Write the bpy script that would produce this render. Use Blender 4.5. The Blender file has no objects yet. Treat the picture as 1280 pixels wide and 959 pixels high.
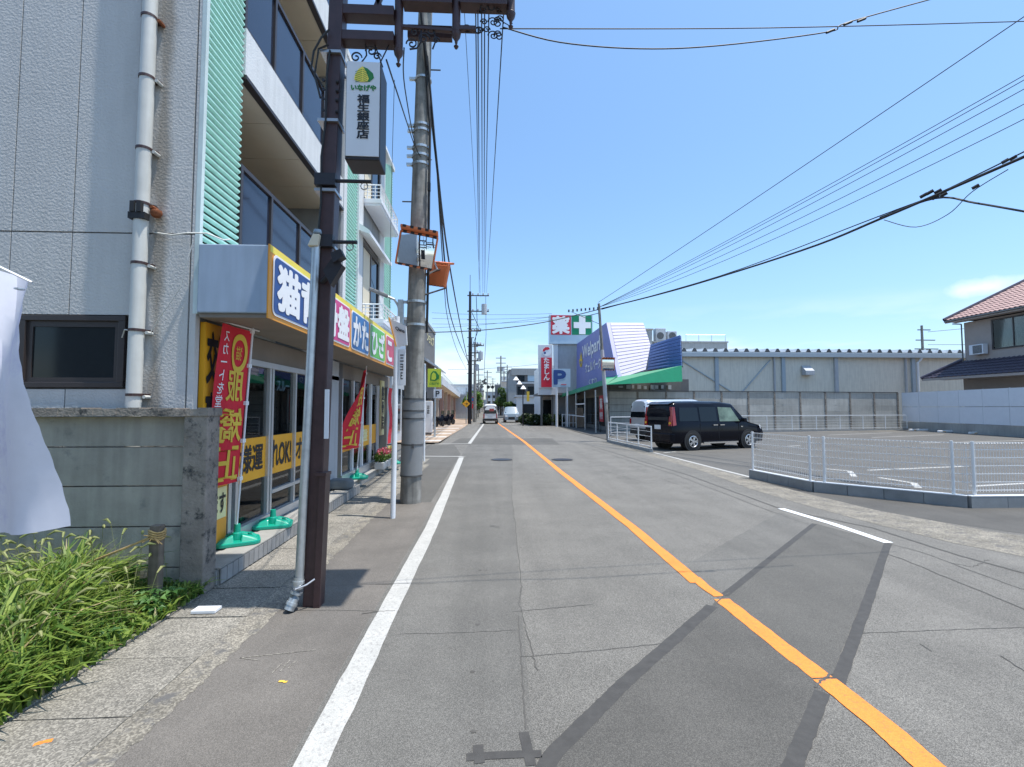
import bpy, math, random
import numpy as np
from mathutils import Vector, Matrix
from math import sin, cos, pi, radians, atan2, hypot
random.seed(7); RNG = np.random.default_rng(7)
S = bpy.context.scene
COL = S.collection

# ------------------------------------------------------------------ camera, sky, sun
FPX, PITCH, YAW, EYE = 600.0, radians(2.9), radians(2.75), 1.6
cd = bpy.data.cameras.new('camera'); cam = bpy.data.objects.new('camera', cd); COL.objects.link(cam)
cam.location = (0, 0, EYE); cam.rotation_euler = (radians(90) + PITCH, 0, -YAW)
cd.sensor_width = 36; cd.lens = 36 * FPX / 1280; cd.clip_end = 3000; cd.clip_start = 0.05
S.camera = cam
S.view_settings.view_transform = 'Standard'; S.view_settings.look = 'None'
S.view_settings.exposure = 0.80; S.view_settings.gamma = 1
SUN_EL = radians(74.5); SUN_AZ = (0.965, -0.262)          # towards the sun, in plan
W = bpy.data.worlds.new('World'); S.world = W; W.use_nodes = True
nt = W.node_tree; nt.nodes.clear()
def N(t, typ, **k):
    n = t.nodes.new(typ)
    for a, b in k.items(): setattr(n, a, b)
    return n
out = N(nt, 'ShaderNodeOutputWorld'); bg = N(nt, 'ShaderNodeBackground'); bg.inputs[1].default_value = 0.15
sky = N(nt, 'ShaderNodeTexSky', sky_type='NISHITA'); sky.sun_disc = False
sky.sun_elevation = SUN_EL; sky.sun_rotation = atan2(SUN_AZ[0], SUN_AZ[1]); sky.altitude = 100
sky.air_density = 1.0; sky.dust_density = 0.9; sky.ozone_density = 1.5
tc = N(nt, 'ShaderNodeTexCoord'); mp = N(nt, 'ShaderNodeMapping'); mp.inputs['Scale'].default_value = (3.0, 3.0, 13.0)
mp.inputs['Location'].default_value = (0.35, 0.0, 0.2)
nz = N(nt, 'ShaderNodeTexNoise'); nz.inputs['Scale'].default_value = 1.15; nz.inputs['Detail'].default_value = 7; nz.inputs['Roughness'].default_value = 0.55
sep = N(nt, 'ShaderNodeSeparateXYZ')
r1 = N(nt, 'ShaderNodeMapRange'); r1.inputs['From Min'].default_value = 0.43; r1.inputs['From Max'].default_value = 0.62
r2 = N(nt, 'ShaderNodeMapRange'); r2.inputs['From Min'].default_value = 0.20; r2.inputs['From Max'].default_value = 0.05
mu = N(nt, 'ShaderNodeMath', operation='MULTIPLY'); mu2 = N(nt, 'ShaderNodeMath', operation='MULTIPLY'); mu2.inputs[1].default_value = 0.8
mx = N(nt, 'ShaderNodeMix', data_type='RGBA'); mx.inputs['B'].default_value = (4.6, 4.9, 5.2, 1)
L = nt.links.new
tint = N(nt, 'ShaderNodeMix', data_type='RGBA', blend_type='MULTIPLY'); tint.inputs[0].default_value = 1; 
tg = N(nt, 'ShaderNodeValToRGB'); tg.color_ramp.elements[0].position = 0.0; tg.color_ramp.elements[0].color = (.62,.69,.77,1); tg.color_ramp.elements[1].position = .75; tg.color_ramp.elements[1].color = (.84,1.02,1.07,1)
e_ = tg.color_ramp.elements.new(.25); e_.color = (.74,.87,.95,1); tsep = N(nt, 'ShaderNodeSeparateXYZ')
nt.links.new(tc.outputs['Generated'], tsep.inputs[0]); nt.links.new(tsep.outputs[2], tg.inputs[0]); nt.links.new(tg.outputs[0], tint.inputs['B'])
cl = N(nt, 'ShaderNodeVectorMath', operation='SUBTRACT'); cl.inputs[1].default_value = Vector((.722,.664,.176)).normalized()
cs = N(nt, 'ShaderNodeVectorMath', operation='MULTIPLY'); cs.inputs[1].default_value = (1, 1, 3.2); ln = N(nt, 'ShaderNodeVectorMath', operation='LENGTH')
cn = N(nt, 'ShaderNodeTexNoise'); cn.inputs['Scale'].default_value = 22; cn.inputs['Detail'].default_value = 5
ca = N(nt, 'ShaderNodeMath', operation='MULTIPLY_ADD'); ca.inputs[1].default_value = .09; cr_ = N(nt, 'ShaderNodeMapRange'); cr_.inputs['From Min'].default_value = .098; cr_.inputs['From Max'].default_value = .052; cr_.inputs['To Max'].default_value = .85
mx2 = N(nt, 'ShaderNodeMath', operation='MAXIMUM')
L(tc.outputs['Generated'], cl.inputs[0]); L(cl.outputs[0], cs.inputs[0]); L(cs.outputs[0], ln.inputs[0]); L(tc.outputs['Generated'], cn.inputs[0]); L(cn.outputs[0], ca.inputs[0]); L(ln.outputs['Value'], ca.inputs[2]); L(ca.outputs[0], cr_.inputs[0])
L(tc.outputs['Generated'], mp.inputs[0]); L(mp.outputs[0], nz.inputs[0]); L(tc.outputs['Generated'], sep.inputs[0])
L(nz.outputs[0], r1.inputs[0]); L(sep.outputs[2], r2.inputs[0]); L(r1.outputs[0], mu.inputs[0]); L(r2.outputs[0], mu.inputs[1])
L(mu.outputs[0], mu2.inputs[0]); L(mu2.outputs[0], mx2.inputs[0]); L(cr_.outputs[0], mx2.inputs[1]); L(mx2.outputs[0], mx.inputs[0]); L(sky.outputs[0], tint.inputs['A']); L(tint.outputs['Result'], mx.inputs['A'])
L(mx.outputs['Result'], bg.inputs[0]); L(bg.outputs[0], out.inputs[0])
sl = bpy.data.lights.new('sun', 'SUN'); sl.energy = 3.5; sl.angle = radians(0.53); sl.color = (1.0, 0.96, 0.9)
so = bpy.data.objects.new('sun', sl); COL.objects.link(so)
sd = Vector((SUN_AZ[0] * cos(SUN_EL), SUN_AZ[1] * cos(SUN_EL), sin(SUN_EL)))
so.rotation_euler = sd.to_track_quat('Z', 'Y').to_euler(); so.location = (10, -5, 30)

# ------------------------------------------------------------------ survey helpers: where a sighted point lies on the ground / a known wall
def ray(u, v):
    x = (u - 640) / FPX; y = (479.5 - v) / FPX
    f = cos(PITCH) - sin(PITCH) * y; z = sin(PITCH) + cos(PITCH) * y
    return (x * cos(YAW) + f * sin(YAW), -x * sin(YAW) + f * cos(YAW), z)
def G(u, v, z=0.0):
    r = ray(u, v); t = (z - EYE) / r[2]; return (r[0] * t, r[1] * t, z)
def PX(u, v, X):
    r = ray(u, v); t = X / r[0]; return (X, r[1] * t, EYE + r[2] * t)
def PY(u, v, Y):
    r = ray(u, v); t = Y / r[1]; return (r[0] * t, Y, EYE + r[2] * t)

# ------------------------------------------------------------------ mesh builder
class M:
    def __init__(s): s.v = []; s.f = []
    def add(s, vs, fs):
        n = len(s.v); s.v += [tuple(p) for p in vs]; s.f += [tuple(i + n for i in f) for f in fs]; return s
    def box(s, x0, x1, y0, y1, z0, z1):
        x0, x1 = min(x0, x1), max(x0, x1); y0, y1 = min(y0, y1), max(y0, y1); z0, z1 = min(z0, z1), max(z0, z1)
        return s.add([(x0,y0,z0),(x1,y0,z0),(x1,y1,z0),(x0,y1,z0),(x0,y0,z1),(x1,y0,z1),(x1,y1,z1),(x0,y1,z1)],
                     [(0,3,2,1),(4,5,6,7),(0,1,5,4),(1,2,6,5),(2,3,7,6),(3,0,4,7)])
    def beam(s, a, b, w, h, up=(0, 0, 1)):
        a = Vector(a); b = Vector(b); d = (b - a).normalized(); up = Vector(up)
        if abs(d.dot(up)) > .99: up = Vector((0, 1, 0))
        r = d.cross(up).normalized() * w / 2; u = r.cross(d).normalized() * h / 2
        vs = [a - r - u, a + r - u, a + r + u, a - r + u, b - r - u, b + r - u, b + r + u, b - r + u]
        return s.add(vs, [(0,3,2,1),(4,5,6,7),(0,1,5,4),(1,2,6,5),(2,3,7,6),(3,0,4,7)])
    def cyl(s, a, b, r0, r1=None, n=12, cap=True):
        r1 = r0 if r1 is None else r1
        a = Vector(a); b = Vector(b); d = (b - a).normalized()
        e = Vector((0, 0, 1)) if abs(d.z) < .9 else Vector((1, 0, 0))
        p = d.cross(e).normalized(); q = d.cross(p)
        vs = [a + (p * cos(2*pi*i/n) + q * sin(2*pi*i/n)) * r0 for i in range(n)] + [b + (p * cos(2*pi*i/n) + q * sin(2*pi*i/n)) * r1 for i in range(n)]
        fs = [(i, (i+1) % n, n + (i+1) % n, n + i) for i in range(n)]
        if cap: fs += [tuple(range(n-1, -1, -1)), tuple(range(n, 2*n))]
        return s.add(vs, fs)
    def tube(s, pts, r, n=6):
        pts = [Vector(p) for p in pts]; rings = []
        for i, p in enumerate(pts):
            d = (pts[min(i+1, len(pts)-1)] - pts[max(i-1, 0)]).normalized()
            e = Vector((0, 0, 1)) if abs(d.z) < .95 else Vector((0, 1, 0))
            a = d.cross(e).normalized(); b = d.cross(a)
            rings.append([p + (a * cos(2*pi*k/n) + b * sin(2*pi*k/n)) * r for k in range(n)])
        vs = [q for R in rings for q in R]; fs = []
        for i in range(len(pts) - 1):
            for k in range(n): fs.append((i*n+k, i*n+(k+1) % n, (i+1)*n+(k+1) % n, (i+1)*n+k))
        return s.add(vs, fs)
    def poly(s, pts): return s.add(pts, [tuple(range(len(pts)))])
    def ext(s, pts, vec):
        n = len(pts); vec = Vector(vec); a = [Vector(p) for p in pts]
        return s.add(a + [p + vec for p in a], [tuple(range(n-1, -1, -1)), tuple(range(n, 2*n))] + [(i, (i+1) % n, n+(i+1) % n, n+i) for i in range(n)])
    def lathe(s, prof, c=(0, 0, 0), n=20):
        vs = []; fs = []
        for r, z in prof:
            for k in range(n): vs.append((c[0] + r*cos(2*pi*k/n), c[1] + r*sin(2*pi*k/n), c[2] + z))
        for i in range(len(prof) - 1):
            for k in range(n): fs.append((i*n+k, i*n+(k+1) % n, (i+1)*n+(k+1) % n, (i+1)*n+k))
        return s.add(vs, fs)
    def mesh(s, name):
        me = bpy.data.meshes.new(name); me.from_pydata(s.v, [], s.f); me.update(); return me
def link(name, me, mat, parent=None, smooth=False, bevel=0, kind=None, label=None):
    o = bpy.data.objects.new(name, me); COL.objects.link(o)
    if mat and not me.materials: me.materials.append(mat)
    if smooth:
        me.polygons.foreach_set('use_smooth', [True] * len(me.polygons))
        e = o.modifiers.new('edges', 'EDGE_SPLIT'); e.split_angle = radians(38)
    if bevel:
        b = o.modifiers.new('bevel', 'BEVEL'); b.width = bevel; b.segments = 2; b.limit_method = 'ANGLE'; b.angle_limit = radians(40)
    if parent:
        o.parent = parent
        if parent.parent is None: o.location = -parent.location
    if kind: o['kind'] = kind
    if label: o['label'] = label
    return o
def obj(name, m, mat, parent=None, **k): return link(name, m.mesh(name), mat, parent, **k)
def thing(name, label, cat, loc=(0, 0, 0), group=None):
    o = bpy.data.objects.new(name, None); COL.objects.link(o); o.location = loc; o.empty_display_size = .2
    o['label'] = label; o['category'] = cat
    if group: o['group'] = group
    return o
def tag(o, label, cat, group=None, kind=None):
    o['label'] = label; o['category'] = cat
    if group: o['group'] = group
    if kind: o['kind'] = kind
    return o
def struct(name, m, mat, **k): return obj(name, m, mat, kind='structure', **k)
def kids(o): return [c for c in o.children]
def copy_tree(o, parent=None, label=None):
    ch = kids(o); c = o.copy(); COL.objects.link(c); c.parent = parent
    if label: c['label'] = label
    for k in ch: copy_tree(k, c)
    return c
def piece(name, me, mat, parent, loc=(0, 0, 0), rot=0.0):
    o = bpy.data.objects.new(name, me); COL.objects.link(o)
    if mat and not me.materials: me.materials.append(mat)
    o.parent = parent; off = -parent.location if (parent and parent.parent is None) else Vector((0, 0, 0))
    o.location = off + Vector(loc); o.rotation_euler.z = rot
    return o

def rrect(w, h, r, centre=False):
    P = []
    for cx, cy, a0 in ((w/2-r,h/2-r,0),(-w/2+r,h/2-r,90),(-w/2+r,-h/2+r,180),(w/2-r,-h/2+r,270)):
        for k in range(5): a = radians(a0 + k*22.5); P.append((cx + r*cos(a), cy + r*sin(a)))
    return P if centre else [(x + w/2, y) for x, y in P]
# ------------------------------------------------------------------ materials
def mat(name, col, rough=.6, metal=0.0, var=.12, ns=3.0, bump=0.0, bs=60.0, rnd=0.0, streak=0.0, speck=0.0, sps=220.0, coat=0.0, spec=None, dirt=None, bd=.01, track=0.0):
    m = bpy.data.materials.new(name); m.use_nodes = True; t = m.node_tree; b = t.nodes['Principled BSDF']; L = t.links.new
    b.inputs['Roughness'].default_value = rough; b.inputs['Metallic'].default_value = metal
    b.inputs['Coat Weight'].default_value = coat; b.inputs['Coat Roughness'].default_value = .05
    if spec is not None: b.inputs['Specular IOR Level'].default_value = spec
    geo = N(t, 'ShaderNodeNewGeometry'); base = N(t, 'ShaderNodeRGB'); base.outputs[0].default_value = (*col, 1); cur = base.outputs[0]
    def mult(fac_out, lo, hi, fmin=.3, fmax=.7):
        nonlocal cur
        r = N(t, 'ShaderNodeMapRange'); r.inputs['From Min'].default_value = fmin; r.inputs['From Max'].default_value = fmax
        r.inputs['To Min'].default_value = lo; r.inputs['To Max'].default_value = hi; L(fac_out, r.inputs[0])
        v = N(t, 'ShaderNodeVectorMath', operation='SCALE'); L(cur, v.inputs[0]); L(r.outputs[0], v.inputs['Scale']); cur = v.outputs[0]
    if var:
        n = N(t, 'ShaderNodeTexNoise'); n.inputs['Scale'].default_value = ns; n.inputs['Detail'].default_value = 6; n.inputs['Roughness'].default_value = .62
        L(geo.outputs['Position'], n.inputs[0]); mult(n.outputs[0], 1 - var, 1 + var)
    if streak:
        mpn = N(t, 'ShaderNodeMapping'); mpn.inputs['Scale'].default_value = (9, 9, .7); L(geo.outputs['Position'], mpn.inputs[0])
        n = N(t, 'ShaderNodeTexNoise'); n.inputs['Scale'].default_value = 1.3; n.inputs['Detail'].default_value = 4; L(mpn.outputs[0], n.inputs[0]); mult(n.outputs[0], 1 - streak, 1 + streak * .4, .35, .6)
    if track:
        for sc, am, lo, hi in (((1.5,.10,1), track, .38, .62), ((5.5,.35,1), track*.5, .35, .65), ((.5,.9,1), track*.8, .35, .65)):
            mpn = N(t, 'ShaderNodeMapping'); mpn.inputs['Scale'].default_value = sc; L(geo.outputs['Position'], mpn.inputs[0])
            n = N(t, 'ShaderNodeTexNoise'); n.inputs['Scale'].default_value = 1.0; n.inputs['Detail'].default_value = 3; L(mpn.outputs[0], n.inputs[0]); mult(n.outputs[0], 1 - am, 1 + am, lo, hi)
        n = N(t, 'ShaderNodeTexNoise'); n.inputs['Scale'].default_value = 2.3; n.inputs['Detail'].default_value = 10; n.inputs['Roughness'].default_value = .8; L(geo.outputs['Position'], n.inputs[0]); mult(n.outputs[0], 1.0, .78, .62, .74)
    if rnd:
        oi = N(t, 'ShaderNodeObjectInfo'); mult(oi.outputs['Random'], 1 - rnd, 1 + rnd, 0, 1)
    if speck:
        n = N(t, 'ShaderNodeTexVoronoi'); n.inputs['Scale'].default_value = sps; L(geo.outputs['Position'], n.inputs[0])
        sp = N(t, 'ShaderNodeSeparateColor'); L(n.outputs['Color'], sp.inputs[0]); mult(sp.outputs[0], 1 - speck * .75, 1 + speck * 1.6, .25, 1.0)
    if dirt:
        n = N(t, 'ShaderNodeTexNoise'); n.inputs['Scale'].default_value = dirt[1]; n.inputs['Detail'].default_value = 8; n.inputs['Roughness'].default_value = .7
        L(geo.outputs['Position'], n.inputs[0]); r = N(t, 'ShaderNodeMapRange'); r.inputs['From Min'].default_value = dirt[2]; r.inputs['From Max'].default_value = dirt[2] + .12; L(n.outputs[0], r.inputs[0])
        x = N(t, 'ShaderNodeMix', data_type='RGBA'); L(r.outputs[0], x.inputs[0]); L(cur, x.inputs['A']); x.inputs['B'].default_value = (*dirt[0], 1); cur = x.outputs['Result']
    L(cur, b.inputs['Base Color'])
    if bump:
        n = N(t, 'ShaderNodeTexNoise'); n.inputs['Scale'].default_value = bs; n.inputs['Detail'].default_value = 3; L(geo.outputs['Position'], n.inputs[0])
        u = N(t, 'ShaderNodeBump'); u.inputs['Strength'].default_value = bump; u.inputs['Distance'].default_value = bd; L(n.outputs[0], u.inputs['Height']); L(u.outputs[0], b.inputs['Normal'])
    return m
def glass(name, tint=(.5, .55, .55), dark=.5, rough=.02):
    m = bpy.data.materials.new(name); m.use_nodes = True; t = m.node_tree; t.nodes.clear(); L = t.links.new
    o = N(t, 'ShaderNodeOutputMaterial'); tr = N(t, 'ShaderNodeBsdfTransparent'); tr.inputs[0].default_value = (*tint, 1)
    gl = N(t, 'ShaderNodeBsdfGlossy'); gl.inputs['Roughness'].default_value = rough; fr = N(t, 'ShaderNodeFresnel'); fr.inputs[0].default_value = 1.5
    ad = N(t, 'ShaderNodeMath', operation='ADD'); ad.inputs[1].default_value = dark; ad.use_clamp = True
    df = N(t, 'ShaderNodeBsdfDiffuse'); df.inputs[0].default_value = (.02, .023, .026, 1); m1 = N(t, 'ShaderNodeMixShader'); m1.inputs[0].default_value = dark
    m2 = N(t, 'ShaderNodeMixShader'); L(tr.outputs[0], m1.inputs[1]); L(df.outputs[0], m1.inputs[2]); L(fr.outputs[0], m2.inputs[0]); L(m1.outputs[0], m2.inputs[1]); L(gl.outputs[0], m2.inputs[2]); L(m2.outputs[0], o.inputs[0])
    return m
K = {}
def mk(n, *a, **k): K[n] = mat(n.replace('_', ' '), *a, **k)
mk('asphalt_main', (.135,.127,.112), track=0.065, rough=.9, var=.12, ns=1.6, bump=.5, bs=190, speck=.48, sps=280, bd=.006)
mk('asphalt_left', (.115,.109,.097), track=0.078, rough=.9, var=.11, ns=1.5, bump=.3, bs=200, speck=.42, sps=330, bd=.005)
mk('asphalt_shoulder', (.122,.110,.096), track=0.065, rough=.92, var=.16, ns=1.3, bump=.3, bs=170, speck=.30, sps=330, bd=.005)
mk('asphalt_patch', (.090,.085,.075), track=0.052, rough=.9, var=.09, ns=2.0, bump=.35, bs=200, speck=.35, sps=320, bd=.005)
mk('asphalt_lot', (.098,.092,.082), track=0.065, rough=.92, var=.12, ns=.9, bump=.3, bs=150, speck=.22, sps=200)
mk('asphalt_apron', (.082,.077,.069), track=0.065, rough=.92, var=.16, ns=1.1, bump=.3, bs=150, speck=.18, sps=200)
mk('asphalt_lower', (.082,.077,.068), track=0.052, rough=.9, var=.12, ns=2.0, bump=.35, bs=200, speck=.38, sps=320, bd=.005)
mk('tar', (.052,.049,.045), .8, var=.2, ns=14, bump=.2, bs=120)
mk('tar_soft', (.080,.075,.067), .85, var=.2, ns=14)
mk('ground', (.15,.14,.12), .95, var=.2, ns=.4)
mk('soil', (.07,.055,.04), .95, var=.3, ns=4, bump=.6, bs=30)
mk('gutter_concrete', (.200,.184,.155), .92, var=.2, ns=2.2, bump=.5, bs=120, speck=.4, sps=120, rnd=.07, dirt=((.08,.077,.07), 5.5, .6))
mk('worn_edge', (.19,.172,.14), .95, var=.3, ns=3.0, bump=.6, bs=90, speck=.4, sps=110, dirt=((.11,.105,.1), 7, .52))
mk('paint_white', (.41,.40,.37), .75, var=.10, ns=5, bump=.2, bs=160, speck=.12, dirt=((.27,.26,.245), 40, .52))
mk('paint_orange', (.72,.225,.03), .7, var=.08, ns=6, bump=.2, bs=160, speck=.10, dirt=((.36,.155,.05), 34, .545))
mk('paint_yellow', (.75,.45,.06), .8, var=.1)
mk('concrete', (.38,.345,.29), .9, var=.2, ns=2.2, bump=.3, bs=60, rnd=.08, streak=.12, dirt=((.19,.19,.175), 2.3, .56))
mk('concrete_dark', (.255,.22,.185), .95, var=.3, ns=5, bump=.8, bs=45, dirt=((.05,.05,.048), 9, .52))
mk('concrete_old', (.40,.39,.355), .92, var=.2, ns=.7, bump=.2, bs=60, rnd=.14, streak=.10)
mk('pole_concrete', (.25,.24,.215), .9, var=.28, ns=6, bump=.3, bs=90, streak=.35, dirt=((.12,.115,.10), 9, .60))
mk('pole_wrap', (.24,.245,.245), .7, var=.06, ns=6, bump=.5, bs=130)
mk('kerb_concrete', (.27,.28,.28), .9, var=.14, ns=4, bump=.3, bs=110, rnd=.08)
mk('step_stone', (.29,.28,.255), .85, var=.15, ns=5, bump=.25, bs=100)
mk('step_tile', (.27,.265,.255), .7, var=.1, ns=6, rnd=.15)
mk('wall_panel', (.56,.55,.525), .85, var=.05, ns=1.2, bump=.6, bs=42, rnd=.02, streak=.04, bd=.010)
mk('wall_back', (.30,.32,.33), .9)
mk('pipe_grey', (.60,.60,.56), .5, var=.07, ns=6, streak=.1)
mk('rust', (.22,.07,.025), .9, var=.4, ns=30)
mk('mint', (.46,.78,.67), .55, var=.05, ns=3, streak=.08)
mk('mint_trim', (.60,.70,.68), .6)
mk('white_wall', (.68,.69,.68), .8, var=.05, bump=.5, bs=50, streak=.07)
mk('white_paint', (.78,.79,.80), .5, var=.04)
mk('cream', (.66,.59,.45), .8, var=.06, ns=1.5)
mk('brown_frame', (.045,.036,.034), .4, var=.1)
mk('brown_steel', (.058,.030,.029), .45, var=.2, ns=8, bump=.1, bs=60)
mk('black_iron', (.02,.018,.022), .5)
mk('cable', (.012,.012,.013), .6, var=0)
mk('galvanised', (.50,.53,.54), .38, metal=.65, var=.14, ns=14)
mk('steel_band', (.45,.45,.45), .35, metal=.7, var=.1)
mk('sign_side', (.34,.42,.52), .55, var=.08, ns=2, streak=.08)
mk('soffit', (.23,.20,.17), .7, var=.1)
mk('orange', (.85,.36,.04), .45, var=.04)
mk('amber', (.86,.41,.02), .45, var=.04)
mk('yellow', (.88,.72,.10), .5, var=.04)
mk('pale_yellow', (.85,.78,.40), .5, var=.03)
mk('navy', (.022,.07,.25), .4, var=.04)
mk('blue_print', (.03,.16,.42), .4, var=.04)
mk('magenta', (.62,.06,.22), .4, var=.04)
mk('red_pink', (.62,.08,.14), .4, var=.04)
mk('green_print', (.13,.50,.08), .4, var=.04)
mk('white_print', (.85,.85,.85), .45, var=0)
mk('black_print', (.015,.015,.018), .5, var=0)
mk('red_cloth', (.66,.022,.04), .8, var=.1, ns=6)
mk('gold_print', (.72,.50,.06), .7, var=.1)
mk('teal', (.0,.30,.20), .4, var=.06, coat=.2)
mk('grey_rubber', (.15,.17,.18), .8, var=.12)
mk('alu', (.60,.60,.59), .35, metal=.5, var=.05)
mk('dark_alu', (.10,.10,.10), .4, metal=.3)
mk('interior', (.20,.19,.17), .9)
mk('interior_white', (.6,.6,.58), .8)
mk('wood', (.16,.13,.10), .9, var=.25, ns=12, streak=.3)
mk('straw', (.45,.30,.12), .9, var=.3, ns=30)
mk('black_paint', (.004,.005,.010), .16, coat=.15, var=0, spec=.12)
mk('silver_paint', (.50,.53,.56), .3, metal=.5, coat=.8, var=0)
mk('white_car', (.75,.75,.74), .3, coat=.8, var=0)
mk('blue_car', (.22,.28,.33), .35, coat=.6, var=0)
mk('plastic_black', (.02,.02,.021), .6)
mk('tyre', (.018,.018,.018), .85)
mk('rim', (.62,.63,.65), .25, metal=.8, var=0)
mk('tail_red', (.34,.006,.012), .15, coat=1, var=0)
mk('lamp_clear', (.8,.82,.85), .1, coat=1, var=0)
mk('chrome', (.8,.8,.8), .12, metal=1, var=0)
mk('mirror', (.82,.84,.84), .03, metal=1, var=0)
mk('hood_orange', (.72,.20,.07), .5, var=.1)
mk('purple', (.17,.19,.46), .5, var=.06, ns=1)
mk('store_blue', (.11,.18,.42), .5, var=.06)
mk('shingle_white', (.40,.385,.49), .6, var=.04)
mk('shingle_line', (.33,.31,.44), .6, var=.04)
mk('green_awning', (.0,.22,.105), .6, var=.08)
mk('sheet_grey', (.42,.44,.46), .6, var=.06, streak=.08)
mk('ware_wall', (.68,.64,.54), .75, var=.05, streak=.08)
mk('ware_roof', (.60,.62,.62), .45, metal=.3, var=.08)
mk('ware_steel', (.36,.42,.46), .5, var=.05)
mk('fence_white', (.76,.76,.75), .4, var=.03)
mk('sheet_white', (.70,.72,.75), .55, var=.03, rnd=.03)
mk('house_wall', (.36,.31,.28), .85, var=.05)
mk('roof_pink', (.34,.205,.185), .6, var=.25, ns=6, rnd=.1)
mk('roof_dark', (.055,.045,.065), .45, var=.2, ns=6)
mk('curtain', (.8,.8,.78), .8)
mk('grey_build', (.30,.31,.31), .85, var=.08, streak=.1)
mk('dark_build', (.16,.155,.15), .8, var=.1)
mk('tan_build', (.50,.42,.34), .85, var=.08)
mk('pink_build', (.50,.33,.28), .85, var=.08)
mk('paving_tan', (.34,.25,.18), .85, var=.35, ns=1.6)
mk('paving_white', (.55,.52,.47), .85, var=.1)
mk('sign_green', (.55,.62,.05), .45, var=.04)
mk('dark_green', (.02,.20,.04), .5, var=.05)
mk('sign_red', (.62,.015,.04), .4, var=.03)
mk('sign_white', (.70,.71,.72), .45, var=.04)
mk('pale_blue', (.45,.58,.68), .4, var=.03)
mk('terracotta', (.45,.2,.1), .8); mk('planter_grey', (.42,.42,.41), .7, var=.1)
def add_stain(m):
    t = m.node_tree; b = t.nodes['Principled BSDF']; L = t.links.new; src = b.inputs['Base Color'].links[0].from_socket
    g = N(t, 'ShaderNodeNewGeometry'); sp = N(t, 'ShaderNodeSeparateXYZ'); L(g.outputs['Position'], sp.inputs[0])
    a = N(t, 'ShaderNodeMath', operation='ADD'); a.inputs[1].default_value = 3.165; L(sp.outputs[0], a.inputs[0]); ab = N(t, 'ShaderNodeMath', operation='ABSOLUTE'); L(a.outputs[0], ab.inputs[0])
    nz_ = N(t, 'ShaderNodeTexNoise'); nz_.inputs['Scale'].default_value = 1.6; nz_.inputs['Detail'].default_value = 6; L(g.outputs['Position'], nz_.inputs[0])
    w = N(t, 'ShaderNodeMath', operation='MULTIPLY'); w.inputs[1].default_value = .17; L(nz_.outputs[0], w.inputs[0]); d = N(t, 'ShaderNodeMath', operation='SUBTRACT'); L(w.outputs[0], d.inputs[0]); L(ab.outputs[0], d.inputs[1])
    mr = N(t, 'ShaderNodeMapRange'); mr.inputs['From Min'].default_value = 0; mr.inputs['From Max'].default_value = .07; mr.inputs['To Max'].default_value = .7; L(d.outputs[0], mr.inputs[0])
    x = N(t, 'ShaderNodeMix', data_type='RGBA'); L(mr.outputs[0], x.inputs[0]); L(src, x.inputs['A']); x.inputs['B'].default_value = (.24,.20,.15,1)
    sm = N(t, 'ShaderNodeTexNoise'); sm.inputs['Scale'].default_value = .9; sm.inputs['Detail'].default_value = 9; sm.inputs['Roughness'].default_value = .75; L(g.outputs['Position'], sm.inputs[0])
    m2 = N(t, 'ShaderNodeMapRange'); m2.inputs['From Min'].default_value = .52; m2.inputs['From Max'].default_value = .75; m2.inputs['To Max'].default_value = .35; L(sm.outputs[0], m2.inputs[0])
    y = N(t, 'ShaderNodeMix', data_type='RGBA'); L(m2.outputs[0], y.inputs[0]); L(x.outputs['Result'], y.inputs['A']); y.inputs['B'].default_value = (.36,.36,.34,1); L(y.outputs['Result'], b.inputs['Base Color'])
add_stain(K['wall_panel'])
K['glass_shop'] = glass('shop glass', (.62,.65,.65), .06)
K['glass_smoke'] = mat('smoked glass', (.022,.027,.045), .08, var=.1, ns=1.5, spec=.6)
K['glass_dark'] = mat('dark window glass', (.012,.016,.018), .06, var=.1, spec=.35)
K['glass_car'] = mat('car glass', (.008,.011,.014), .04, var=0, spec=.35)
K['glass_tint'] = glass('green tinted glass', (.62,.72,.66), .1)
def leafmat(name, c1, c2, trans=.35):
    m = bpy.data.materials.new(name); m.use_nodes = True; t = m.node_tree; b = t.nodes['Principled BSDF']; L = t.links.new
    at = N(t, 'ShaderNodeNewGeometry'); r = N(t, 'ShaderNodeValToRGB'); r.color_ramp.elements[0].color = (*c1, 1); r.color_ramp.elements[1].color = (*c2, 1)
    L(at.outputs['Random Per Island'], r.inputs[0]); L(r.outputs[0], b.inputs['Base Color']); b.inputs['Roughness'].default_value = .55
    tl = N(t, 'ShaderNodeBsdfTranslucent'); L(r.outputs[0], tl.inputs[0]); ms = N(t, 'ShaderNodeMixShader'); ms.inputs[0].default_value = trans
    L(b.outputs[0], ms.inputs[1]); L(tl.outputs[0], ms.inputs[2]); L(ms.outputs[0], t.nodes['Material Output'].inputs[0]); return m
K['grass'] = leafmat('grass blade', (.06,.15,.02), (.31,.40,.08), .4)
K['seed'] = leafmat('grass seed head', (.20,.25,.07), (.38,.38,.16), .3)
K['leaf'] = leafmat('leaf', (.025,.06,.012), (.09,.16,.03))
K['leaf_bright'] = leafmat('bright leaf', (.06,.14,.02), (.18,.28,.05))
K['leaf_dark'] = leafmat('dark leaf', (.012,.03,.008), (.04,.07,.015), .2)
K['petal'] = leafmat('petal', (.55,.03,.06), (.75,.25,.3)); K['petal_y'] = leafmat('yellow petal', (.8,.5,.05), (.8,.75,.2))

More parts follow.
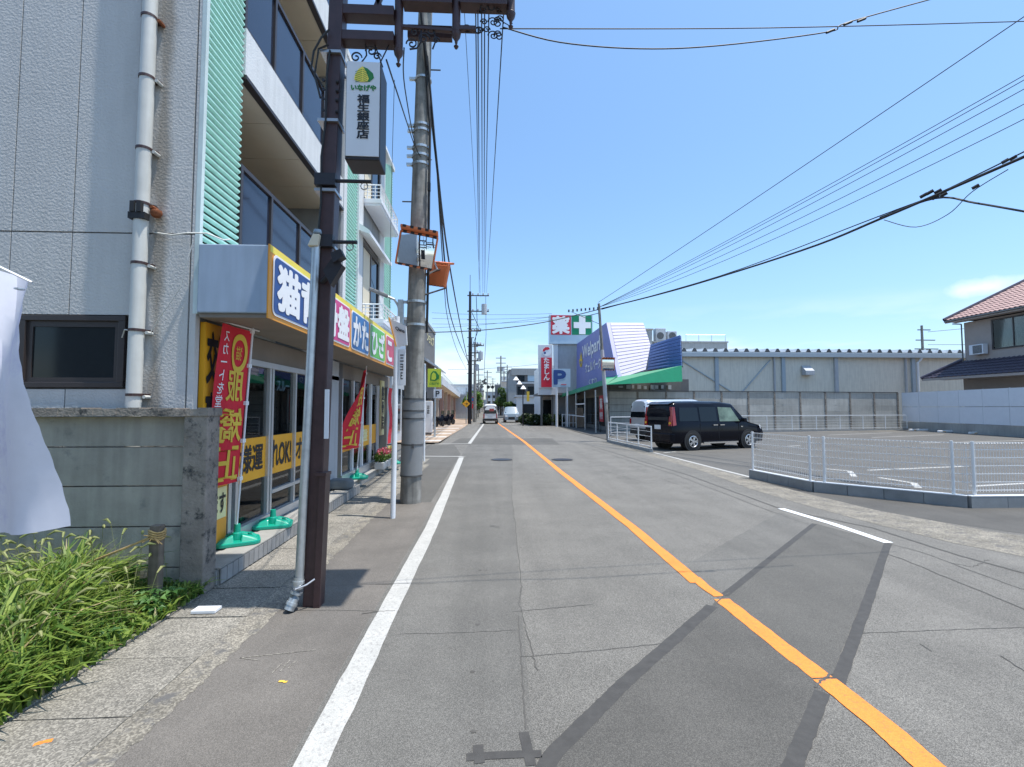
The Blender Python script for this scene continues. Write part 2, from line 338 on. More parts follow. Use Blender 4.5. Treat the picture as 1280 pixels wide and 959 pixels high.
# ------------------------------------------------------------------ flat print
def text(s, c, R, U, w, h, mt, parent, name='lettering', bold=.018, off=.004, mirror=False, spacing=None, keep=False, label=None):
    cu = bpy.data.curves.new('print', 'FONT'); cu.body = s; cu.align_x = 'CENTER'; cu.offset = min(bold, .006); cu.resolution_u = 3
    if spacing: cu.space_line = spacing
    o = bpy.data.objects.new('print', cu); COL.objects.link(o)
    dg = bpy.context.evaluated_depsgraph_get(); me = bpy.data.meshes.new_from_object(o.evaluated_get(dg)); bpy.data.objects.remove(o); bpy.data.curves.remove(cu)
    me.materials.clear()
    n = len(me.vertices)
    if n == 0: return None
    a = np.empty(n * 3); me.vertices.foreach_get('co', a); a = a.reshape(-1, 3)
    lo = a.min(0); hi = a.max(0); sz = np.maximum(hi - lo, 1e-6); cc = (lo + hi) / 2
    sx = w / sz[0] * (-1 if mirror else 1); sy = h / sz[1]
    R = np.array(Vector(R).normalized()); U = np.array(Vector(U).normalized()); Nn = np.cross(R, U)
    P = np.array(c) + np.outer((a[:, 0] - cc[0]) * sx, R) + np.outer((a[:, 1] - cc[1]) * sy, U) + Nn * off
    me.vertices.foreach_set('co', P.ravel()); me.update()
    if bold > .006:
        polys = [tuple(p.vertices) for p in me.polygons]; V = []; FF = []; em = h / max(1, s.count('\n') + 1)
        cw = w / max(len(x) for x in s.split('\n'))
        for k in range(9):
            a_ = 2*pi*k/8; q = P + (0 if k == 8 else 1) * (np.outer(np.full(n, cos(a_)*bold*cw*1.05), R) + np.outer(np.full(n, sin(a_)*bold*em*1.05), U)) + Nn * (k*.00012 if off < .015 else k*.0012)
            V += [tuple(x) for x in q]; FF += [tuple(i + k*n for i in f) for f in polys]
        me = bpy.data.meshes.new(name); me.from_pydata(V, [], FF); me.update()
    return link(name, me, mt, parent, label=label)
RX = (0, 1, 0); RC = (1, 0, 0); RW = (0, -1, 0); UP = (0, 0, 1)     # reading directions: face to +X, face to -Y, face to -X

# ================================================================== GROUND
struct('ground', M().poly([(-900,-300,-.06),(900,-300,-.06),(900,1500,-.06),(-900,1500,-.06)]), K['ground'])
ZS = .3
def rough(pts, jit=.012, step=.12):
    out_ = []
    for a, b in zip(pts, list(pts[1:]) + [pts[0]]):
        a = Vector(a[:2]); b = Vector(b[:2]); n = max(1, int((b-a).length/step)); nn = (b-a).normalized(); nn = Vector((-nn.y, nn.x))
        for k in range(n): p = a.lerp(b, k/n) + nn*random.uniform(-jit, jit); out_.append((p.x, p.y))
    return out_
def sheet(name, pts, z, mt, kind='structure', th=0):
    return struct(name, M().poly([(p[0], p[1], z*ZS) for p in pts]), mt)
sheet('road', [(-1.79,-12),(20,-12),(20,5.2),(6.4,7.6),(6.0,13),(5.8,30),(5.6,420),(-2.2,420),(-2.2,24),(-1.79,13.9)], 0.0, K['asphalt_main'])
sheet('road_left_lane', [(-.90,-12),(.05,-12),(.22,2.5),(.27,4),(.42,8.8),(.95,19.3),(1.3,40),(1.3,200),(-.9,200),(-.90,20)], .004, K['asphalt_left'])
sheet('road_shoulder', [(-1.79,-12),(-.905,-12),(-.905,8.28),(-1.79,8.28)], .0035, K['asphalt_shoulder'])
sheet('side_road', [(-30,13.95),(-1.79,13.95),(-1.79,8.29),(-.98,8.29),(-.98,16.9),(-1.5,21.0),(-30,21.0)], .006, K['asphalt_patch'])
sheet('road_patch_far', [G(560,556)[:2], G(700,556)[:2], G(690,548)[:2], G(575,548)[:2]], .0065, K['asphalt_patch'])
sheet('parking_lot', [(5.98,10.7),(6.28,9.0),(7.72,7.52),(40,7.52),(40,31.3),(7.4,31.3),(5.6,22.4),(5.85,17.0),(5.95,13)], .006, K['asphalt_lot'])
sheet('apron', [(6.05,6.95),(7.1,5.4),(9,4),(14,0),(40,0),(40,7.50),(7.7,7.50),(6.25,8.95),(5.95,10.6),(5.9,8.6)], .005, K['asphalt_apron'])
sheet('road_edge_strip', [(5.16,9.3),(5.2,7.8),(5.32,6.5),(5.5,5.5),(5.9,4.7),(7.2,3.1),(9,1.6),(9.6,2.2),(7.9,4.1),(6.5,6.0),(6.05,7.3),(5.93,8.8),(5.9,10.5),(5.9,13),(5.75,17),(5.5,22.3),(5.25,22.3),(5.38,15.3),(5.40,12.0)], .008, K['worn_edge'])
# right patch: two-part dark asphalt laid across the centre line
P1 = [G(858,706), G(975,640), G(1110,679), G(1062,790), G(1030,868), G(890,744)]
sheet('road_patch_strip', rough([G(858,706), G(975,640), G(1018,655), G(900,750)], .006), .0075, K['asphalt_left'])
sheet('road_patch_upper', rough([G(1018,655), G(1110,679), G(1062,790), G(1035,862), G(900,750)], .005), .008, K['asphalt_patch'])
sheet('road_patch_lower', rough([G(894,752), G(1034,862), G(985,959), (1.2,1.75,0), (.05,1.75,0), G(680,959)], .006, .08), .009, K['asphalt_lower'])
def ribbon(pts, w, z, jit=0.0, sub=1):
    m = M(); P = []; z = z*ZS
    for i in range(len(pts) - 1):
        a, b = Vector(pts[i][:2]), Vector(pts[i+1][:2])
        for k in range(sub): P.append(a.lerp(b, k / sub))
    P.append(Vector(pts[-1][:2]))
    L_, R_ = [], []
    for i, p in enumerate(P):
        d = (P[min(i+1, len(P)-1)] - P[max(i-1, 0)]).normalized(); n = Vector((-d.y, d.x))
        c = p + n * random.uniform(-jit, jit); ww = (w if not isinstance(w, (list, tuple)) else w[0] + (w[1]-w[0]) * i / (len(P)-1)) / 2 * random.uniform(1 - min(.5, jit*20), 1)
        L_.append(c + n * ww); R_.append(c - n * ww)
    vs = [(q.x, q.y, z) for q in L_] + [(q.x, q.y, z) for q in R_]; k = len(P)
    m.add(vs, [(i, k + i, k + i + 1, i + 1) for i in range(k - 1)]); return m
def join(*ms):
    r = M()
    for m in ms: r.add(m.v, m.f)
    return r
struct('tar_seams', join(ribbon([G(1018,655), G(905,745)], .065, .0125, .002, 26), ribbon([G(890,758), G(780,855), G(690,945), (.1,1.9,0)], .09, .0125, .003, 22),
    ribbon([G(1110,680), G(1082,760), G(1045,860)], .075, .0125, .003, 20), ribbon([G(1028,866), G(1000,935), G(980,985)], .08, .0125, .003, 12),
    ribbon([G(583,947), G(677,943)], .05, .0125, .003, 4), ribbon([G(597,932), G(600,955)], .05, .0126, .002, 2), ribbon([G(655,916), G(664,958)], .05, .0127, .002, 3)), K['tar'])
cr = [ribbon([G(452,768), G(475,765), G(494,764)], .008, .0169, .004, 8), ribbon([G(470,731), G(512,730)], .005, .0169, .003, 6), ribbon([G(1018,860), G(1026,853), G(1040,843)], .016, .0172, .006, 8), ribbon([G(893,757), G(905,745), G(912,741)], .012, .0172, .004, 6), ribbon([(.3,3.0),(.25,4.0),(.3,4.4),(.42,8.8),(.95,19)], 0.0072, .0105, .007, 26), ribbon([G(648,770), G(658,912)], 0.0096, .0105, .006, 20),
    ribbon([G(500,793), G(560,792), G(645,788)], 0.0048, .0105, .005, 16), ribbon([G(645,622), G(740,618), G(860,640)], 0.0048, .0105, .01, 12),
    ribbon([G(650,822), G(760,812), G(870,800)], 0.0048, .0105, .006, 16), ribbon([G(1070,792), G(1180,788), G(1300,784)], 0.0054, .0105, .006, 16),
    ribbon([G(640,765), G(740,756)], 0.0060, .0105, .006, 16), ribbon([G(330,764), G(420,763), G(500,765)], 0.0048, .0105, .005, 16),
    ribbon([G(360,735),G(450,731),G(545,730)], 0.0036, .0105, .004, 12), ribbon([G(545,625),G(600,622),G(640,620)], 0.0072, .0105, .005, 10),
    ribbon([G(760,590),G(800,602),G(830,600),G(865,612)], 0.0072, .0105, .02, 10), ribbon([G(1190,704),G(1215,709),G(1235,700)], 0.0120, .0105, .015, 8),
    ribbon([G(1250,820),G(1290,845)], 0.0072, .0105, .008, 6), ribbon([G(1150,805),G(1165,815)], 0.0060, .0105, .006, 4)]
struct('asphalt_cracks', join(*cr), K['tar_soft'])
struct('long_seams', join(ribbon([G(1300,722), G(1200,695), G(1090,660), G(975,636), G(860,594), G(740,558)], [.035,.05], .011, .006, 14), ribbon([G(1300,770), G(1130,700), G(955,636), G(840,592), G(740,562)], .014, .0105, .012, 12),
    ribbon([G(1300,745),G(1150,690),G(1020,655)], .01, .0105, .01, 10)), K['tar_soft'])
# painted lines
m = ribbon([(-.80,-2),(-.795,2.26),(-.79,3.9),(-.77,6.5),(-.88,15.6)], .16, .014, .003, 12)
struct('edge_line', m, K['paint_white'])
struct('crossing_line', join(ribbon([(-.80,15.75),(-1.0,15.95),(-3.0,16.2)], .16, .015, .003, 6), ribbon([(-2.4,21.6),(-.95,21.6)], .16, .0142, 0, 2)), K['paint_white'])
struct('edge_line', ribbon([(-.87,21.6),(-.55,45),(-.3,70),(-.1,200)], .16, .014, .0, 5), K['paint_white'])
struct('centre_line', join(ribbon([G(1220,1000), G(1161,959), G(1110,913), G(1031,850)], .148, .0165, .002, 8), ribbon([G(1028,848), G(960,795), G(902,749.5)], .14, .0165, .004, 8), ribbon([G(899,746), G(885,737), G(868,722)], .10, .0165, .004, 4),
   ribbon([G(872,729), G(790,659), G(701,590), G(655,552), G(622,529)], .145, .0162, .004, 9), ribbon([G(622,529), (1.2,80), (1.3,200)], .145, .0162, 0, 3)), K['paint_orange'])
struct('stop_mark', ribbon([G(976,636), G(1040,655), G(1111,679)], .12, .0165, .002, 8), K['fence_white'])
struct('spray_mark', ribbon([G(348,853), G(359,853)], .02, .0155, .006, 4), K['paint_yellow']); struct('spray_mark', ribbon([G(42,933), G(66,927)], .03, .03, .008, 5), K['paint_orange'])
struct('chalk_mark', join(*[ribbon([G(*a), G(*b)], .006, .0125, .002, 6) for a, b in (((300,823),(395,813)),((340,842),(352,830)),((350,840),(362,826)),((360,836),(371,826)),((300,823),(322,826)))]), K['gutter_concrete'])
struct('lot_lines', join(*[ribbon([G(*a), G(*b)], .12, .0115) for a, b in [((1085,588),(1209,583)),((1030,586),(1062,589)),((1062,589),(1068,596)),((1098,597),(1142,604)),((1142,604),(1148,610)),((1215,608),(1400,598)),
   ((985,558),(1000,557)),((1090,547),(1180,543.5)),((1150,554),(1320,550)),((1035,544),(1115,541)),((891,561.5),(948,559.5)),((830,566),(845,565)),((868,560),(892,561))]]), K['paint_white'])
struct('lot_edge_line', ribbon([(5.90,17.0),(5.98,13),(6.03,10.9)], .11, .0118, .002, 6), K['paint_white'])
# manholes
for (u, v, r, lab) in ((627,575,.30,'round manhole cover in the left lane'), (703,575,.30,'round manhole cover right of the orange line')):
    c = G(u, v); t = thing('manhole_cover', lab + ', dark cast iron', 'manhole cover', (c[0], c[1], 0))
    obj('frame', M().lathe([(r*1.12,.0105),(r*1.12,.014),(r,.014)], (c[0],c[1],0), 28), K['tar'], t)
    obj('lid', M().cyl((c[0],c[1],.0105),(c[0],c[1],.0165), r*.97, n=28), K['black_iron'], t)
struct('asphalt_stains', join(*[M().add([(c[0]+rr*random.uniform(.6,1.1)*cos(a), c[1]+rr*random.uniform(.6,1.1)*sin(a)*.8, .0035) for a in [2*pi*i/9 for i in range(9)]], [tuple(range(9))])
    for (u,v,rr) in ((616,658,.05),(622,659,.04),(597,781,.022),(590,840,.018),(592,915,.02),(600,713,.02),(608,713,.018))
    for c in [G(u,v)]]), K['tar_soft'])
# concrete gutter slabs along the left side, each slab a piece
gut = struct('gutter', M().poly([(-1.84,-6,-.004),(-1.84,13.9,-.004),(-2.62,13.9,-.004),(-2.62,-6,-.004)]), K['soil'])
slab = M().box(-.29,.29,-.294,.294,-.02,.0075).mesh('gutter_slab')
slab_in = M().box(-.092,.092,-.294,.294,-.02,.012).mesh('kerb_slab')
for i in range(26):
    y = .55 + i * .6 + (.1 if i % 3 else 0) * 0
    for me, x in ((slab, -2.14), (slab_in, -2.535)):
        o = piece('gutter_slab' if me is slab else 'kerb_slab', me, K['gutter_concrete'], gut, (x + random.uniform(-.004,.004), y - .6, random.uniform(-.003,.003)), random.uniform(-.006,.006))
        o.rotation_euler.x = random.uniform(-.006,.006)
struct('gutter_lip', ribbon([(-1.80,-6),(-1.79,2),(-1.77,4.2),(-1.80,8),(-1.80,13.9)], .27, .0095, .012, 60), K['worn_edge'])
# soil under the weeds
struct('soil', M().poly([(-2.6,-5,.012),(-2.6,4.42,.012),(-14,4.42,.012),(-14,-5,.012)]), K['soil'])

# ================================================================== GRASS
def blades(n, xr, yr, hr, name):
    x = RNG.uniform(xr[0], xr[1], n); y = RNG.uniform(yr[0], yr[1], n)
    dens = np.clip((-2.45 - x) / .5, 0, 1); edge = np.clip((4.75 - y) / .6, .45, 1)
    h = RNG.uniform(hr[0], hr[1], n) * (.42 + .58 * dens) * edge * (0.75 + .35 * np.sin(x * 5 + y * 3))
    a = RNG.uniform(0, 2*pi, n); lean = RNG.uniform(.2, 1.25, n) * h; w = RNG.uniform(.005, .02, n) * RNG.uniform(.6, 1, n)
    dx, dy = np.cos(a), np.sin(a); px, py = -dy, dx
    V = []; seg = [(0,0,1.0),(.35,.15,1.0),(.7,.5,.8),(.93,1.0,.1)]
    for (t, l, ww) in seg:
        cx = x + dx*lean*l; cy = y + dy*lean*l; cz = .01 + h*t - (lean*l)**2*.25/np.maximum(h,.05)
        V.append(np.stack([cx - px*w*ww, cy - py*w*ww, cz], 1)); V.append(np.stack([cx + px*w*ww, cy + py*w*ww, cz], 1))
    V = np.stack(V, 1).reshape(-1, 3); base = np.arange(n)[:, None] * 8; F = []
    for s_ in range(3): F.append(base + np.array([[2*s_, 2*s_+1, 2*s_+3, 2*s_+2]]))
    F = np.stack(F, 1).reshape(-1, 4)
    me = bpy.data.meshes.new(name); me.vertices.add(len(V)); me.vertices.foreach_set('co', V.ravel()); me.loops.add(F.size); me.loops.foreach_set('vertex_index', F.ravel().astype(np.int32))
    me.polygons.add(len(F)); me.polygons.foreach_set('loop_start', np.arange(0, F.size, 4, dtype=np.int32)); me.polygons.foreach_set('loop_total', np.full(len(F), 4, np.int32)); me.update(); me.validate()
    return me
g = link('grass', blades(19000, (-5.2,-2.44), (1.9,4.42), (.20,.58), 'grass'), K['grass'], kind='stuff'); tag(g, 'tall green weeds growing in front of the concrete block fence', 'grass', kind='stuff')
K['dry'] = leafmat('dry grass blade', (.22,.17,.07), (.45,.38,.20), .2)
g = link('dry_grass', blades(900, (-5.0,-2.46), (1.9,4.4), (.20,.55), 'dry_grass'), K['dry'], kind='stuff'); tag(g, 'straw coloured dead blades scattered through the green weeds', 'grass', kind='stuff')
def broad(n):
    V = []
    for k in range(n):
        x = RNG.uniform(-4.6,-2.5); y = RNG.uniform(2.1,4.3); z0_ = RNG.uniform(.05,.34) * (1 if x < -2.8 else .5); a0 = RNG.uniform(0,6.3)
        for j in range(6):
            a = a0 + j*1.05; l = RNG.uniform(.05,.10); w = l*.28; d = np.array([cos(a),sin(a),.15]); p = np.array([-sin(a),cos(a),0]); c = np.array([x,y,z0_])
            V += [c + d*.01, c + d*l*.5 + p*w + np.array([0,0,.01]), c + d*l - np.array([0,0,.015]), c + d*l*.5 - p*w + np.array([0,0,.01])]
    return np.array(V)
m = M(); st = M()
for i in range(230):
    x = random.uniform(-4.4,-2.55); y = random.uniform(2.2,4.35); h = random.uniform(.38,.66) * (1 if x < -2.8 else .75); a = random.uniform(0,6.28); l = random.uniform(.08,.25)
    pts = [(x,y,0),(x+cos(a)*l*.2,y+sin(a)*l*.2,h*.6),(x+cos(a)*l*.6,y+sin(a)*l*.6,h*.95)]
    st.tube(pts, .0018, 3)
    p = pts[-1]; q = (p[0]+cos(a)*.05, p[1]+sin(a)*.05, p[2]+.03); r = (q[0]+cos(a)*.05, q[1]+sin(a)*.05, q[2]-.01)
    m.cyl(p, q, .005, .011, 6); m.cyl(q, r, .011, .003, 6)
V_ = broad(420); nf = len(V_)//4; me = bpy.data.meshes.new('broad_weeds'); me.from_pydata([tuple(v) for v in V_], [], [(4*i,4*i+1,4*i+2,4*i+3) for i in range(nf)]); me.update()
K['weed'] = leafmat('broad weed leaf', (.05,.14,.03), (.16,.30,.07), .35); g = link('broad_weeds', me, K['weed'], kind='stuff'); tag(g, 'broad leaved weeds growing among the grass at the fence foot', 'weeds', kind='stuff')
tag(obj('foxtail_grass', join(m, st), K['seed']), 'foxtail seed heads nodding above the green weeds', 'grass', kind='stuff')

# ================================================================== LEFT BUILDING (mint corrugated corner, four floors)
XF = -2.80; YW = 4.70; TOP = 12.2; TP2 = 8.45
B = thing('apartment_building', 'grey panelled building with mint corrugated corner and smoked glass balconies', 'building', (-6, 9, 0))
m = M().box(-12,-4.0,YW+.05,9.2,0,TOP).box(-12,-4.0,9.2,13.8,0,TP2)
m.box(-4.0,XF-.03,YW+.05,5.42,2.46,TOP).box(-4.0,XF-.03,9.12,13.8,2.46,TP2)
m.box(-4.0,XF-.03,YW+.05,4.86,0,2.46)
obj('wall', m, K['wall_back'], B)
# panels on the wall facing the camera
def panel(x0, x1, z0, z1): return piece('wall_panel', M().box(x0+.006, x1-.006, YW-.012, YW+.055, z0+.006, z1-.006).mesh('wall_panel'), K['wall_panel'], B)
xs = [-2.87,-3.41,-3.965,-4.52,-5.08,-5.64,-6.2,-6.76,-7.32,-7.88,-8.44,-9.0]
panel(-2.865, -2.795, 0, 3.27); panel(-2.865, -2.795, 3.272, 6.5); panel(-2.865,-2.795,6.51,TOP)
for i in range(len(xs)-1):
    for z0, z1 in ((3.272,6.5),(6.51,9.7),(9.71,TOP)): panel(xs[i+1], xs[i], z0, z1)
    if xs[i] > -3.4 or xs[i] < -4.5: panel(xs[i+1], xs[i], 0, 3.27)
for a, b in ((-3.965,-3.41),(-4.52,-3.965)): panel(a, b, 2.475, 3.27); panel(a, b, 0, 1.78)
w = obj('window', M().box(-4.40,-3.44,YW-.025,YW+.05,1.79,1.84).box(-4.40,-3.44,YW-.025,YW+.05,2.42,2.47).box(-4.40,-4.34,YW-.025,YW+.05,1.84,2.42).box(-3.50,-3.44,YW-.025,YW+.05,1.84,2.42), K['brown_frame'], B, bevel=.004)
obj('sash', M().box(-4.34,-3.50,YW+.0,YW+.03,1.84,1.885).box(-4.34,-3.50,YW,YW+.03,2.365,2.42).box(-4.34,-4.29,YW,YW+.03,1.885,2.365).box(-3.545,-3.50,YW,YW+.03,1.885,2.365), K['brown_frame'], w)
obj('pane', M().box(-4.29,-3.545,YW+.012,YW+.02,1.885,2.365), K['glass_dark'], w)
# corrugated cladding: horizontal ribs, real depth
def corr(y0, y1, z0, z1, pitch=.075, d=.03, x=XF):
    m = M(); n = int((z1 - z0) / pitch * 4); vs = []
    for i in range(n + 1):
        z = z0 + (z1 - z0) * i / n; k = i % 4; dx = (0, d, d, 0)[k]
        vs += [(x - .03 + dx, y0, z), (x - .03 + dx, y1, z)]
    m.add(vs, [(2*i, 2*i+1, 2*i+3, 2*i+2) for i in range(n)])
    return m
for y0, y1 in ((4.74,5.42),(9.30,10.12),(12.62,13.75)): obj('corrugated_cladding', corr(y0, y1, 3.17, TOP if y0 < 5 else TP2), K['mint'], B)
obj('corner_trim', M().box(XF-.03,XF+.012,YW-.014,YW+.035,2.5,TOP), K['mint_trim'], B)
obj('corner_trim', M().box(XF-.028,XF+.03,9.12,9.30,2.5,TP2).box(XF-.028,XF+.035,10.12,10.5,2.5,TP2).box(XF-.028,XF+.035,12.15,12.62,2.5,TP2).box(XF-.03,XF+.05,9.12,13.8,TP2+.002,TP2+.12), K['white_wall'], B)
# balconies of the first bay
for k, zb in enumerate((2.55, 5.35, 7.95, 10.55)):
    zt = zb + .60 if k else 3.25
    if k:
        obj('balcony_slab', M().box(-4.0,XF+.015,5.43,9.11,zb+.05,zt), K['white_wall'], B)
        obj('slab_edge', M().box(XF-.06,XF+.03,5.43,9.11,zb,zb+.045), K['brown_frame'], B)
        for j in range(4): piece('soffit_panel', M().box(-3.99,XF-.07,5.435+j*.918,5.435+(j+1)*.918-.01,zb+.02,zb+.045).mesh('soffit_panel'), K['cream'], B)
    if k < 3:
        rt = zt + 1.05 if k else 4.36
        z0 = zt if k else 3.2
        obj('balustrade_rail', M().box(XF-.06,XF+.0,5.43,9.11,rt-.05,rt).box(XF-.05,XF-.01,5.43,9.11,z0+.02,z0+.06), K['brown_frame'], B)
        ys = [5.45, 6.2, 7.13, 8.05, 8.97] if k else [5.46, 6.22, 7.14, 8.06, 8.98]
        for y in ys: piece('rail_post', M().box(XF-.055,XF-.0,y-.025,y+.025,z0,rt-.05).mesh('rail_post'), K['brown_frame'], B)
        for a, b in zip(ys[:-1], ys[1:]): piece('glass_panel', M().box(XF-.034,XF-.026,a+.03,b-.03,z0+.07,rt-.055).mesh('glass_panel'), K['glass_smoke'], B)
obj('inner_wall', M().box(-4.02,-3.985,5.42,9.12,2.6,TOP), K['cream'], B)
for k in range(3):
    z = (3.25,5.95,8.55)[k]
    wi = obj('window', M().box(-3.985,-3.95,5.9,8.7,z+.02,z+.1).box(-3.985,-3.95,5.9,8.7,z+1.95,z+2.03).box(-3.985,-3.95,5.9,5.96,z+.1,z+1.95).box(-3.985,-3.95,8.64,8.7,z+.1,z+1.95).box(-3.985,-3.95,7.27,7.33,z+.1,z+1.95), K['brown_frame'], B)
    obj('pane', M().box(-3.975,-3.965,5.96,7.27,z+.1,z+1.95).box(-3.975,-3.965,7.33,8.64,z+.1,z+1.95), K['glass_dark'], wi)
# second bay: white column, brown windows, little white balconies with hoods
for zf in (3.45, 6.12):
    bx = -2.38 if zf > 4 else -2.30
    b1 = obj('small_balcony', M().box(XF+.03,bx,10.52,12.55,zf,zf+.10).box(XF+.03,bx-.02,10.54,12.53,zf-.05,zf), K['white_paint'], B, bevel=.006)
    r = M()
    for zz in (zf+.42, zf+.34, zf+.26, zf+.18):
        rr = .018 if zz > zf + .4 else .009
        r.tube([(XF+.03,10.55,zz),(bx-.03,10.55,zz),(bx-.03,12.52,zz),(XF+.03,12.52,zz)], rr, 6)
    for yy in [10.55+i*.33 for i in range(7)]: r.cyl((bx-.03,yy,zf+.1),(bx-.03,yy,zf+.42), .01, n=6)
    r.cyl((XF+.1,10.55,zf+.1),(XF+.1,10.55,zf+.42), .01, n=6).cyl((XF+.27,10.55,zf+.1),(XF+.27,10.55,zf+.42), .01, n=6)
    obj('balcony_rail', r, K['white_paint'], b1)
    wz = zf + .12
    wi = obj('window', M().box(XF-.028,XF+.02,10.52,10.60,wz,wz+1.7).box(XF-.028,XF+.02,12.05,12.13,wz,wz+1.7).box(XF-.028,XF+.02,10.6,12.05,wz+1.62,wz+1.7).box(XF-.028,XF+.02,10.6,12.05,wz,wz+.06).box(XF-.028,XF+.015,11.3,11.36,wz+.06,wz+1.62), K['brown_frame'], B)
    obj('pane', M().box(XF-.015,XF-.008,11.36,12.05,wz+.06,wz+1.62), K['glass_dark'], wi); obj('blind', M().box(XF-.015,XF-.006,10.6,11.3,wz+.06,wz+1.62), K['cream'], wi)
    obj('window_hood', M().ext([(XF+.0,10.15,wz+1.82),(XF+.26,10.15,wz+1.72),(XF+.26,10.15,wz+1.80),(XF+.0,10.15,wz+1.98)], (0,2.35,0)), K['white_paint'], B)
for a_, b_ in ((5.55,6.1),(8.22,8.44)): obj('spandrel', M().box(XF-.03,XF+.0,10.5,12.15,a_,b_), K['grey_build'], B)
# drain pipe on the wall facing the camera
D = thing('drain_pipe', 'pale grey drainpipe with rusty brackets on the panelled wall', 'pipe', (-3.27, 4.6, 0))
obj('pipe', M().cyl((-3.28,4.60,1.2),(-3.26,4.60,TOP), .062, n=20), K['pipe_grey'], D, smooth=True)
for z in (1.72, 2.32, 2.95, 3.52, 4.05, 4.75, 5.35, 6.0):
    br = obj('bracket', M().cyl((-3.275,4.60,z-.012),(-3.275,4.60,z+.012), .068, n=16).box(-3.28,-3.19,4.64,4.69,z-.012,z+.012), K['brown_steel'], D)
    obj('bolt', M().cyl((-3.19,4.60,z-.02),(-3.19,4.68,z-.02), .016, n=8), K['rust'] if z in (3.52, 5.35) else K['pipe_grey'], br)
obj('rusty_joint', M().lathe([(0,.05),(.045,.03),(.05,0),(.035,-.03),(0,-.045)], (-3.16,4.63,3.44), 12), K['rust'], D, smooth=True)
obj('clamp', M().box(-3.35,-3.2,4.53,4.6,3.36,3.42).box(-3.33,-3.29,4.52,4.6,3.42,3.52).box(-3.27,-3.23,4.52,4.6,3.42,3.52), K['plastic_black'], D)
tag(obj('stay_wire', M().tube([(-3.2,4.66,2.3),(-3.05,4.6,2.48),(-2.9,4.6,2.72),(-2.84,4.6,3.0),(-2.80,4.61,3.17)], .005, 5).tube([(-3.45,4.66,2.26),(-3.4,4.62,2.33),(-3.25,4.58,2.3)], .006, 5), K['pipe_grey']), 'thin pale wire tied from the drainpipe to the signboard', 'wire')
tag(obj('stay_wire', M().tube([(-3.2,4.66,3.27),(-3.0,4.62,3.235),(-2.85,4.6,3.25),(-2.70,4.66,3.27),(-2.6,4.75,3.24),(-2.62,4.9,3.30)], .008, 5), K['pipe_grey']), 'pale cable running across the panel joint to the mint corner', 'wire')

RB = thing('rear_building', 'plain grey building behind the viewpoint, seen in the traffic mirror', 'building', (-9,-14,0))
obj('wall', M().box(-16,-2.6,-40,-9,0,11), K['sheet_grey'], RB)
for z_ in (1.0,4.4):
    for y_ in (-26,-21,-16,-11): piece('window', M().box(-2.6,-2.55,y_,y_+3,z_,z_+1.8).mesh('window'), K['glass_dark'], RB)
obj('canopy', M().box(-2.6,-2.0,-40,-9,3.4,3.6), K['dark_build'], RB)
# ---------------- shop front
SH = thing('clinic_shop', 'clinic shop front with glass sliding doors and yellow window bands', 'shop front', (-2.8, 8, 0))
PZ = .165
obj('floor', M().box(-5.2,XF+.02,4.9,13.7,.05,PZ), K['interior_white'], SH)
obj('room', M().box(-5.25,-5.2,4.9,13.7,.15,2.46).box(-5.2,-2.86,13.65,13.7,.15,2.46).box(-5.2,-2.86,4.87,4.9,.15,2.46).box(-5.2,-2.86,4.9,13.65,2.44,2.47), K['interior'], SH)
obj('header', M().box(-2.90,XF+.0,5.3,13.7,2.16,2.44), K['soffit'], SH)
obj('header_rail', M().box(-2.88,XF+.03,5.45,9.0,2.10,2.17), K['alu'], SH)
ysp = [5.50, 6.30, 7.05, 7.8, 8.55]
for y in (5.36, 5.50): piece('door_frame', M().box(-2.86,XF+.02,y-.03,y+.03,PZ,2.42).mesh('door_frame'), K['alu'], SH)
for y in (6.28, 6.36, 7.1, 7.8): piece('door_frame', M().box(-2.85,XF+.01,y-.025,y+.025,PZ,2.12).mesh('door_frame'), K['alu'], SH)
obj('sill', M().box(-2.88,XF+.04,5.36,8.7,PZ,PZ+.10), K['alu'], SH)
for a, b in ((5.53,6.25),(6.39,7.07),(7.13,7.77),(7.83,8.5)): piece('glass_pane', M().box(-2.835,-2.828,a,b,PZ+.1,2.10).mesh('glass_pane'), K['glass_shop'], SH)
obj('door_bar', M().box(-2.83,XF+.02,6.38,8.5,.50,.545), K['alu'], SH)
obj('pillar', M().box(-2.9,XF+.03,8.5,9.0,PZ,2.44), K['sheet_grey'], SH); obj('pillar', M().box(-2.9,XF+.032,9.0,9.22,PZ,2.44), K['dark_alu'], SH)
for y in (9.27, 10.05, 10.8, 11.55, 12.3): piece('door_frame', M().box(-2.86,XF+.02,y-.035,y+.035,PZ,2.16).mesh('door_frame'), K['white_paint'], SH)
obj('sill', M().box(-2.88,XF+.04,9.24,12.35,PZ,PZ+.16), K['alu'], SH)
for a, b in ((9.31,10.01),(10.09,10.76),(10.84,11.51),(11.59,12.26)): piece('glass_pane', M().box(-2.835,-2.828,a,b,PZ+.16,2.14).mesh('glass_pane'), K['glass_shop'], SH)
obj('window_band', M().box(-2.827,-2.823,5.56,8.48,.74,1.24), K['amber'], SH); obj('window_band', M().box(-2.827,-2.823,9.31,12.2,.74,1.20), K['amber'], SH)
text('様運', (-2.822,5.9,1.0), RX, UP, .55, .32, K['black_print'], SH); text('れOK!', (-2.822,6.72,1.0), RX, UP, .62, .34, K['black_print'], SH, bold=.03); text('オー', (-2.822,7.46,1.0), RX, UP, .5, .3, K['black_print'], SH); text('ダー', (-2.822,8.1,1.0), RX, UP, .5, .3, K['black_print'], SH)
text('骨盤', (-2.822,10.9,.98), RX, UP, .9, .28, K['pale_yellow'], SH)
